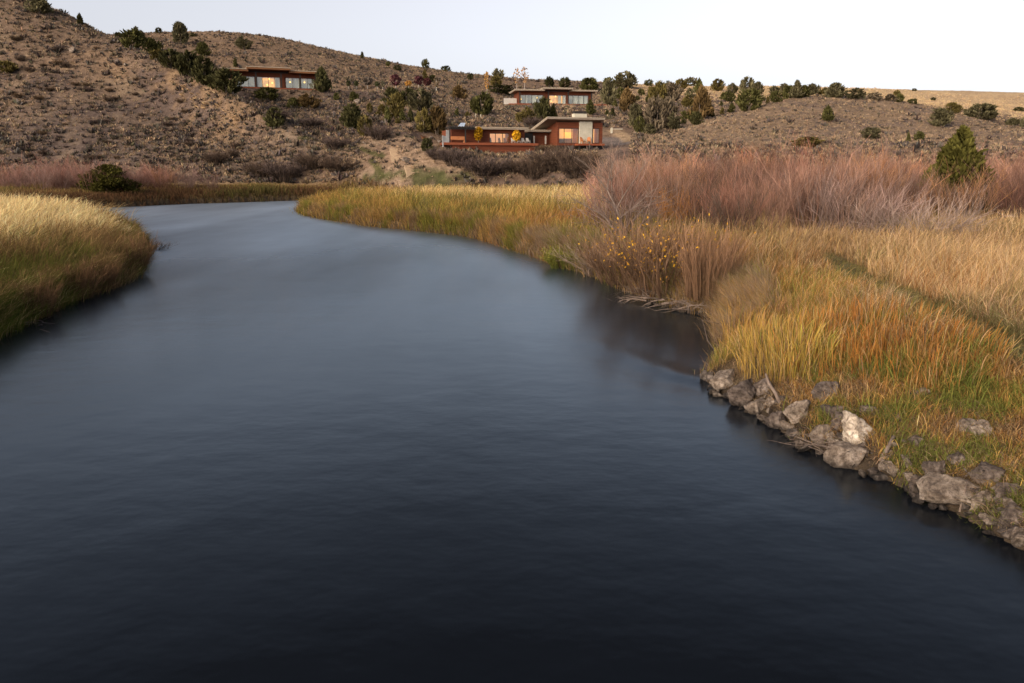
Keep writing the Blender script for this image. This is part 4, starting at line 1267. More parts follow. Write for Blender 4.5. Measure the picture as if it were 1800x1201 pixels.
solo('willow_shrub', shrub(sr, 70, 1.0, .9, 20, .0075, (.19, .15, .125), (.40, .30, .25), .75, .55, .35, up=.2), 'pale grey tangle of arching stems in front of the mauve thicket', 'shrub', 1610, 432, 96, 1.1)
solo('willow_shrub', shrub(sr, 60, 1.0, .8, 20, .0075, (.18, .14, .12), (.40, .27, .235), .6, .5, .35, up=.3), 'greyish arching willow at the front of the thicket left of the pale tangle', 'shrub', 1500, 425, 110, .9)
solo('willow_shrub', shrub(sr, 60, 1.0, .8, 24, .0075, (.15, .08, .04), (.42, .20, .07), .35, .3, .3, [(.45, .2, .05)], 500, .015), 'orange brown willow beside the leaning bare tree', 'shrub', 1188, 418, 85, .6)
solo('willow_shrub', shrub(sr, 60, 1.0, .8, 24, .0075, (.15, .08, .06), (.44, .22, .16), .35, .3, .3), 'salmon pink willow standing forward at the front edge of the thicket', 'shrub', 1290, 420, 95, .75)
solo('willow_shrub', shrub(sr, 46, 1.0, .8, 14, .008, (.24, .19, .17), (.36, .27, .24), .22, .3, .3), 'pale upright stems below the tall green juniper in the thicket', 'shrub', 1690, 402, 72, .8)

# ------------------------------------------------------------------ bare trees and dead wood
def branch(m, rng, p, d, L, r, depth, droop=0.0, n=5):
    pts, q = [p], p.copy()
    dd = d.copy()
    for i in range(n):
        dd = (dd + Vector((rng.uniform(-1, 1), rng.uniform(-1, 1), rng.uniform(-1, 1))) * .16 + Vector((0, 0, -droop * i / n))).normalized()
        q = q + dd * (L / n)
        pts.append(q.copy())
    m.tube(pts, [r * (1 - .75 * i / n) for i in range(n + 1)], 5 if depth > 1 else 4)
    if depth <= 0: return
    for i in range(3 + depth):
        j = rng.randint(1, n)
        e = (dd + Vector((rng.uniform(-1, 1), rng.uniform(-1, 1), rng.uniform(-.3, .9)))).normalized()
        branch(m, rng, pts[j], e, L * rng.uniform(.4, .65), r * (1 - .75 * j / n) * .6, depth - 1, droop, n)
M_DEAD = solid('weathered_wood', (.10, .075, .062), (.22, .17, .14), 10, .9, .4, (1, 1, .3))
brng = random.Random(4)
q = hit_down(1100, 432)
t = setp(empty('bare_tree', q), 'leaning bare tree with long arching grey branches at the bank', 'tree')
m = MB()
m.tube([(0.15, 0, -.2), (-.1, 0, .7), (-.45, .1, 1.6), (-.85, .2, 2.4)], [.075, .06, .045, .03], 7)
m.tube([(0.1, 0.1, -.2), (-.4, .2, .5), (-.9, .1, 1.2)], [.055, .042, .03], 6)
m.build('trunk', M_DEAD, t, True)
m = MB()
for p_, d_, L_, dr in (((-.85, .2, 2.4), (-.55, 0, .8), 1.6, .05), ((-.85, .2, 2.4), (.15, .3, 1), 1.6, .0), ((-.45, .1, 1.6), (.55, -.1, .9), 2.0, .22), ((-.1, 0, .7), (.8, .1, .75), 2.3, .30), ((-.9, .1, 1.2), (-.8, 0, .5), 1.3, .1),
                       ((-.6, .15, 2.0), (-.2, -.2, 1), 1.7, .05), ((-.45, .1, 1.6), (-.9, -.2, .7), 1.4, .05), ((-.3, .0, 1.2), (.9, -.1, .5), 1.9, .35)):
    branch(m, brng, Vector(p_), Vector(d_).normalized(), L_ * 1.25, .030, 3, dr)
m.build('branches', M_DEAD, t)
V, Q, c = shrub(np.random.RandomState(77), 34, 3.4, .5, 16, .022, (.13, .10, .085), (.27, .19, .165), .85, .5, .26, up=.15, lean=(-.12, 0))
link('twigs', big_mesh('twigs', V, Q, c), M_TWIG, t)
q = hit_down(1330, 400)
for nm, lb, px, py, pts in (
    ('fallen_branch', 'long pale bare branch leaning up to the right out of the thicket', 1318, 398, [(0, 0, 0), (.5, 0, .7), (1.1, 0, 1.15), (1.9, .1, 1.3)]),
    ('fallen_branch', 'long pale straight branch fallen across the front of the thicket', 1635, 436, [(0, 0, 0), (.7, .1, .5), (1.5, .2, 1.1), (2.0, .2, 1.6)]),
    ('driftwood_stick', 'pale stick leaning on the big pale block by the water', 1686, 905, [(0, 0, 0), (.09, .1, .18), (.16, .18, .36)]),
    ('driftwood_stick', 'straight tan stick lying along the waterline left of the pale block', 1515, 838, [(0, 0, .03), (.3, .0, .05), (.62, -.02, .04)]),
    ('driftwood_stick', 'thin yellowish stick floating at the waterline below the flat grey rock', 1490, 850, [(0, 0, .02), (.25, 0, .05), (.42, .02, .06)]),
    ('driftwood_log', 'short weathered log propped in the bank beside the flat grey rock', 1548, 812, [(0, 0, .0), (.12, .1, .14), (.27, .22, .32)]),
    ('driftwood_log', 'twisted grey log wedged between rocks near the bank corner', 1372, 712, [(0, 0, 0), (-.08, .1, .2), (-.14, .3, .32), (-.2, .35, .5)]),
    ('driftwood_stick', 'thin bent reed leaning out over the dark cove water', 1268, 632, [(0, 0, 0), (-.35, 0, .45), (-.5, 0, .95), (-.1, 0, .85)])):
    q = hit_down(px, py)
    if nm == 'driftwood_log': r_ = [.036, .034, .028, .018][:len(pts)]
    elif nm == 'fallen_branch': r_ = [.035, .03, .022, .01]
    else: r_ = [.014, .012, .008, .006][:len(pts)]
    m = MB(); m.tube(pts, r_, 7)
    if nm == 'fallen_branch':
        branch(m, brng, Vector(pts[1]), Vector((.5, .3, .8)).normalized(), .9, .014, 1)
        branch(m, brng, Vector(pts[2]), Vector((.7, -.3, .5)).normalized(), .8, .012, 1)
    o = setp(m.build(nm, M_DEAD, None, True), lb, 'driftwood' if 'drift' in nm else 'branch')
    o.location = q
def brush(name, label, px, py, n, L, flat, r=.012, up=.25):
    q = hit_down(px, py)
    m = MB()
    for i in range(n):
        a = brng.uniform(0, 6.28)
        p = Vector((brng.gauss(0, flat), brng.gauss(0, flat), brng.uniform(0, .15)))
        d = Vector((math.cos(a), math.sin(a) * .6, brng.uniform(-.05, up))).normalized()
        branch(m, brng, p, d, L * brng.uniform(.5, 1.1), r * brng.uniform(.6, 1.3), 1 if brng.random() < .5 else 0, .12, 4)
    o = setp(m.build(name, M_DEAD), label, 'brush pile')
    o.location = q
brush('brush_pile', 'pile of dead grey sticks sliding into the water under the brown shrubs', 1160, 528, 26, 1.3, .55, .024)
brush('brush_pile', 'scattered dead branches and roots at the head of the small cove', 1222, 545, 24, 1.1, .55, .022)
brush('brush_pile', 'tangle of thin dead twigs on the rocks above the flat grey rock', 1470, 788, 34, .7, .28, .006)
brush('brush_pile', 'low mat of broken twigs at the waterline left of the flat rock', 1425, 783, 20, .5, .2, .005, .1)
brush('brush_pile', 'dead twigs trailing into the water at the foot of the left bank', 40, 578, 14, .9, .5, .012, .1)

# ------------------------------------------------------------------ rocks along the near shore
def rock_mat(name, c0, c1, c2):
    m, n, l, out = new_mat(name)
    p = n.new('ShaderNodeBsdfPrincipled')
    t = noise_node(n, l, 2.2, 8, .72)
    t2 = noise_node(n, l, 14, 6, .75)
    r = ramp(n, l, t.outputs['Fac'], [(.30, c0), (.5, c1), (.66, c2)])
    r2 = ramp(n, l, t2.outputs['Fac'], [(.36, (.34, .31, .3)), (.58, (1.2, 1.2, 1.2))])
    mu = n.new('ShaderNodeMix'); mu.data_type = 'RGBA'; mu.blend_type = 'MULTIPLY'; mu.inputs[0].default_value = 1
    l.new(r.outputs[0], mu.inputs[6]); l.new(r2.outputs[0], mu.inputs[7])
    gm = n.new('ShaderNodeNewGeometry'); sz_ = n.new('ShaderNodeSeparateXYZ'); l.new(gm.outputs['Position'], sz_.inputs[0])
    wz = n.new('ShaderNodeMath'); wz.operation = 'MULTIPLY_ADD'; l.new(t.outputs['Fac'], wz.inputs[0]); wz.inputs[1].default_value = .22; l.new(sz_.outputs['Z'], wz.inputs[2])
    wm_ = n.new('ShaderNodeMapRange'); wm_.inputs['From Min'].default_value = .13; wm_.inputs['From Max'].default_value = .27
    wm_.inputs['To Min'].default_value = .22; wm_.inputs['To Max'].default_value = 1.0; l.new(wz.outputs[0], wm_.inputs['Value'])
    mw = n.new('ShaderNodeMix'); mw.data_type = 'RGBA'; mw.blend_type = 'MULTIPLY'; mw.inputs[0].default_value = 1
    l.new(mu.outputs[2], mw.inputs[6]); l.new(wm_.outputs[0], mw.inputs[7])
    l.new(mw.outputs[2], p.inputs['Base Color'])      # the wet line above the water
    p.inputs['Roughness'].default_value = .9
    p.inputs['Specular IOR Level'].default_value = .2
    b = n.new('ShaderNodeBump'); b.inputs['Strength'].default_value = .8; b.inputs['Distance'].default_value = .06
    l.new(t2.outputs['Fac'], b.inputs['Height']); l.new(b.outputs[0], p.inputs['Normal'])
    l.new(p.outputs[0], out.inputs['Surface'])
    return m
ROCKM = {'g': rock_mat('grey_brown_rock', (.035, .028, .024), (.105, .084, .072), (.21, .175, .15)), 'p': rock_mat('pale_rock', (.07, .052, .04), (.185, .15, .12), (.33, .28, .235)),
         'w': rock_mat('white_topped_rock', (.12, .09, .065), (.42, .36, .29), (.66, .60, .52)), 'd': rock_mat('dark_wet_rock', (.03, .025, .02), (.09, .075, .065), (.20, .17, .15))}
def rock_mesh(seed, w, d, h, sharp=1.0):
    rg = random.Random(seed)
    bm = bmesh.new()
    for i in range(rg.randint(11, 17)):
        v = Vector((rg.gauss(0, 1), rg.gauss(0, 1), rg.gauss(0, 1))).normalized()
        e = max(abs(v.x), abs(v.y), abs(v.z))
        v = v * (1 - .55 + .55 / e) * rg.uniform(.85, 1.05)
        bm.verts.new((v.x * w / 2, v.y * d / 2, v.z * h / 2))
    r_ = bmesh.ops.convex_hull(bm, input=bm.verts)
    bmesh.ops.delete(bm, geom=list({g for g in r_['geom_interior'] + r_['geom_unused'] if isinstance(g, bmesh.types.BMVert)}), context='VERTS')
    bmesh.ops.dissolve_limit(bm, angle_limit=R(9), verts=bm.verts, edges=bm.edges)
    bmesh.ops.bevel(bm, geom=list(bm.edges), offset=min(w, d, h) * .035, segments=2, affect='EDGES', profile=.6)
    bmesh.ops.triangulate(bm, faces=bm.faces)
    for _ in range(5):
        el = [e for e in bm.edges if e.calc_length() > max(w, d, h) * .10]
        if not el or len(bm.verts) > 2600: break
        bmesh.ops.subdivide_edges(bm, edges=el, cuts=1)
        bmesh.ops.triangulate(bm, faces=bm.faces)
    bm.normal_update()
    P = np.array([v.co for v in bm.verts]); Nn = np.array([v.normal for v in bm.verts])
    s = 3.0 / max(w, d, h)
    q = P * s + seed * 3.1
    a = fbm(q[:, 0] + q[:, 2] * .7, q[:, 1] + q[:, 2], 4) * .20 - np.abs(fbm(q[:, 0] * 1.7 + q[:, 2] + 4, q[:, 1] * 1.7 - q[:, 2], 2)) * .14 + fbm(q[:, 0] * 4 + q[:, 2] * 3, q[:, 1] * 4 - q[:, 2] * 3, 3) * .06
    P = P + Nn * (a * min(w, d, h) * sharp)[:, None]
    for v, c_ in zip(bm.verts, P): v.co = c_
    me = bpy.data.meshes.new('rock')
    bm.to_mesh(me); bm.free()
    for f_ in me.polygons: f_.use_smooth = True
    return me
ROCKS = [  # column, row of the foot, width, height in the photograph, stone, label
    (1244, 668, 24, 16, 'd', 'small dark rock at the very tip of the rocky point'),
    (1274, 680, 50, 34, 'p', 'pale edged rock just behind the tip of the rocky point'),
    (1316, 708, 60, 40, 'g', 'large grey brown rock near the point, its face sloping to the water'),
    (1343, 690, 38, 28, 'g', 'grey rock tucked under the grass behind the large sloping rock'),
    (1264, 706, 22, 11, 'p', 'flat pale stone lying in the water off the point'),
    (1283, 704, 20, 12, 'd', 'wet dark stone between the point and the large sloping rock'),
    (1331, 728, 40, 26, 'p', 'pale angular rock with a light top standing at the waterline'),
    (1354, 714, 20, 14, 'p', 'small pale stone wedged above the light topped angular rock'),
    (1367, 756, 44, 32, 'g', 'pointed grey rock at the waterline right of the angular pale one'),
    (1408, 744, 48, 40, 'p', 'blocky pale grey rock in the middle of the shore, upright front'),
    (1461, 734, 46, 32, 'g', 'rounded grey rock behind the blocky pale one'),
    (1458, 702, 44, 38, 'g', 'tilted dark topped rock standing alone in the green grass'),
    (1452, 776, 42, 28, 'p', 'low tan rock below the rust coloured weeds'),
    (1478, 758, 36, 32, 'g', 'speckled grey rock left of the white topped boulder'),
    (1521, 772, 62, 50, 'w', 'big white topped boulder, brightest stone on the shore'),
    (1492, 818, 72, 38, 'p', 'broad flat grey rock sloping into the water'),
    (1442, 805, 14, 9, 'p', 'small lone pale stone in shallow water left of the broad flat rock'),
    (1487, 830, 16, 12, 'p', 'small pale stone at the foot of the broad flat rock'),
    (1531, 728, 30, 16, 'g', 'half buried grey stone above the white topped boulder'),
    (1557, 828, 22, 17, 'p', 'small stone beside the propped log'),
    (1549, 849, 36, 11, 'd', 'flat wet slab awash at the waterline'),
    (1618, 866, 34, 30, 'g', 'squarish brown rock left of the big pale block'),
    (1676, 890, 96, 50, 'p', 'big long pale block at the water, largest rock on the shore'),
    (1729, 892, 48, 38, 'p', 'pale slab leaning against the right end of the big block'),
    (1601, 872, 22, 12, 'd', 'small wet stone at the water left of the squarish brown rock'),
    (1669, 900, 34, 9, 'd', 'thin dark stone in the water under the big pale block'),
    (1780, 884, 48, 30, 'g', 'flat topped grey rock at the right edge of the photo'),
    (1789, 916, 38, 34, 'g', 'rounded grey rock under the flat topped one at the right edge'),
    (1783, 944, 44, 24, 'g', 'low grey rock near the waterline at the lower right edge'),
    (1800, 962, 36, 22, 'p', 'lowest rock in the lower right corner of the shore'),
    (1651, 838, 40, 36, 'g', 'grey rock above the big pale block, half hidden by grass'),
    (1741, 852, 46, 34, 'g', 'smooth rounded rock in the grass above the leaning slab'),
    (1721, 768, 50, 30, 'p', 'pale boulder in yellow grass, highest on the right bank'),
    (1625, 697, 26, 15, 'p', 'small pale stone showing among the upper bank grass'),
    (1607, 699, 18, 12, 'g', 'small grey stone beside the pale one among the upper bank grass'),
    (1688, 815, 32, 18, 'g', 'brownish stone almost buried in grass above the big block'),
    (1612, 784, 24, 18, 'g', 'dark stone in rusty grass right of the propped log'),
    (1572, 742, 34, 18, 'g', 'flat grey stone under the grass right of the white topped boulder'),
    (1395, 768, 26, 15, 'd', 'dark wet stone in the gap between pointed and tan rocks'),
]
for i, (px, py, w_, h_, k, lb) in enumerate(ROCKS):
    q = hit_down(px, py)
    if q.z < .0: q.z = 0.0
    s = q.y / F_PX
    me = rock_mesh(100 + i, w_ * s * 1.22, max(w_, h_) * s * 1.05, h_ * s * 1.6)
    o = link('rock', me, ROCKM[k])
    o.location = (q.x, q.y + max(w_, h_) * s * .25, q.z + h_ * s * .24)
    o.rotation_euler = (rr.uniform(-.15, .15), rr.uniform(-.15, .15), rr.uniform(-.4, .4))
    setp(o, lb, 'rock', 'rocks along the near shore')
# cluster of knobbly stones and the rubble of the cove
pool = [rock_mesh(300 + i, 1, .9, .8) for i in range(7)]
for i in range(26):
    q = hit_down(1720 + rr.uniform(0, 48), 886 + rr.uniform(0, 44))
    s = rr.uniform(.045, .11)
    o = link('stone', pool[i % 7], None)
    if not o.data.materials: o.data.materials.append(ROCKM['gpdgpgp'[i % 7]])
    o.location = (q.x, q.y, max(q.z, 0) + s * .3); o.scale = (s, s, s); o.rotation_euler = (rr.uniform(0, 3), rr.uniform(0, 3), rr.uniform(0, 6))
    setp(o, 'knobbly small stone heaped below the slab that leans on the big block', 'stone', 'knobbly stones by the leaning slab')
for i in range(230):
    t_ = rr.random()
    c_ = rr.choice(((1256, 1296, 545, 560), (1240, 1400, 690, 760), (1400, 1600, 760, 850), (1170, 1262, 535, 556), (1600, 1790, 850, 950)))
    q = hit_down(rr.uniform(c_[0], c_[1]), rr.uniform(c_[2], c_[3]))
    if q.z < -.12: continue
    s = rr.choice((rr.uniform(.05, .13), rr.uniform(.08, .18), rr.uniform(.14, .28)))
    o = link('stone', pool[i % 7], None)
    if not o.data.materials: o.data.materials.append(ROCKM['pgd'[i % 3]])
    o.location = (q.x, q.y, max(q.z, 0) + s * .15); o.scale = (s * rr.uniform(.9, 1.4), s, s * rr.uniform(.6, 1)); o.rotation_euler = (rr.uniform(-.8, .8), rr.uniform(-.8, .8), rr.uniform(0, 6))
    setp(o, 'loose small grey or tan stone on the muddy edge of the right bank', 'stone', 'loose stones at the waterline')

# ------------------------------------------------------------------ junipers
def juniper_crown(seed, kind, nq, lw=.085):
    rg = np.random.RandomState(seed)
    ph = rg.uniform(0, 6.28, 6)
    def rmax(z, az):
        if kind == 'cone': r = .50 * np.clip(1 - z, 0, 1) ** .75 * sstep(-.04, .16, z)
        elif kind == 'low': r = .50 * np.sqrt(np.clip(1 - ((z - .30) / .72) ** 2, 0, 1))
        else: r = .50 * np.sqrt(np.clip(1 - ((z - .46) / .56) ** 2, 0, 1)) * (1.05 - .25 * z)
        return r * (1 + .20 * np.sin(2 * az + ph[0] + 3 * z) + .16 * np.sin(3 * az + ph[1] - 5 * z) + .14 * np.sin(7 * z * 2 + 5 * az + ph[2]))
    # a number of upswept boughs, each carrying sprays
    nb = 34
    zb = rg.uniform(.02, .92, nb); ab = rg.uniform(0, 6.28, nb)
    q = rg.randint(0, nb, nq)
    z = np.clip(zb[q] + rg.normal(0, .07, nq), .01, 1.0)
    az = ab[q] + rg.normal(0, .28, nq)
    rf = rg.uniform(.25, 1.0, nq) ** .55 * (1 + rg.normal(0, .06, nq))
    r = rmax(z, az) * rf
    top = z + .05 * rf
    P = np.stack([np.cos(az) * r, np.sin(az) * r, top * .97], 1)
    d = unit(np.stack([np.cos(az) * .6, np.sin(az) * .6, np.full(nq, .8)], 1) + rg.normal(0, .38, (nq, 3)))
    L = lw * rg.uniform(.7, 1.5, nq)
    C = np.stack([P - d * (L * .5)[:, None], P + d * (L * .2)[:, None], P + d * L[:, None]], 1)
    W = (L * .62)[:, None] * np.array([[.7, 1, .25]])
    tone = rg.uniform(.72, 1.32, nb)[q] * rg.uniform(.75, 1.25, nq)
    return C, W, unit(np.cross(d, rg.normal(0, 1, (nq, 3)))), tone
TONES = {'e': (.072, .068, .018), 'g': (.074, .072, .026), 'o': (.105, .085, .030), 'b': (.120, .080, .035), 'y': (.105, .095, .052), 'd': (.058, .056, .024), 's': (.125, .100, .068)}
_jp = {}
def juniper_proto(shape, tone, var, big):
    key = (shape, tone, var, big)
    if key not in _jp:
        nq = {0: 420, 1: 1100, 2: 9500}[big]
        C, W, Sd, tn = juniper_crown(hash((shape, var)) % 1000 if False else {'cone': 10, 'round': 40, 'low': 70}[shape] + var, shape, nq, {0: .14, 1: .10, 2: .038}[big])
        col = np.array(TONES[tone])[None, :] * tn[:, None]
        V, Q, c = strips(C, W, Sd, np.repeat(col[:, None, :], 3, 1) * np.array([.8, 1, 1.15])[None, :, None])
        cm = big_mesh('crown', V, Q, c)
        cm.materials.append(M_NEEDLE)
        m = MB()
        rg = random.Random(var)
        for i in range(2 if shape != 'cone' else 1):
            a, b_ = rg.uniform(-.12, .12), rg.uniform(-.12, .12)
            m.tube([(a * .2, b_ * .2, -.12), (a * .6, b_ * .6, .3), (a, b_, .7)], [.045, .03, .012], 5)
        tm = bpy.data.meshes.new('trunk'); tm.from_pydata(m.v, [], m.f); tm.materials.append(M_BARK)
        _jp[key] = (cm, tm)
    return _jp[key]
GRP = 'junipers scattered over the hills'
def juniper(px, py, w, h, shape, tone, label, cat='juniper', q=None, name='juniper', group=GRP):
    q = q or hit_down(px, py)
    s = q.y / F_PX
    cm, tm = juniper_proto(shape, tone, (px * 7 + w) % 4, 2 if h > 45 and w > 60 else (1 if h >= 16 else 0))
    if h >= 16:
        t = empty(name, (q.x, q.y, q.z - .1), rr.uniform(0, 6.28))
        link('trunk', tm, None, t); link('crown', cm, None, t)
    else:
        t = link(name, cm)
        t.location = (q.x, q.y, q.z - .1); t.rotation_euler = (0, 0, rr.uniform(0, 6.28))
    t.scale = (w * s * 1.04, w * s * 1.04, h * s * 1.04)
    setp(t, label, cat, group)
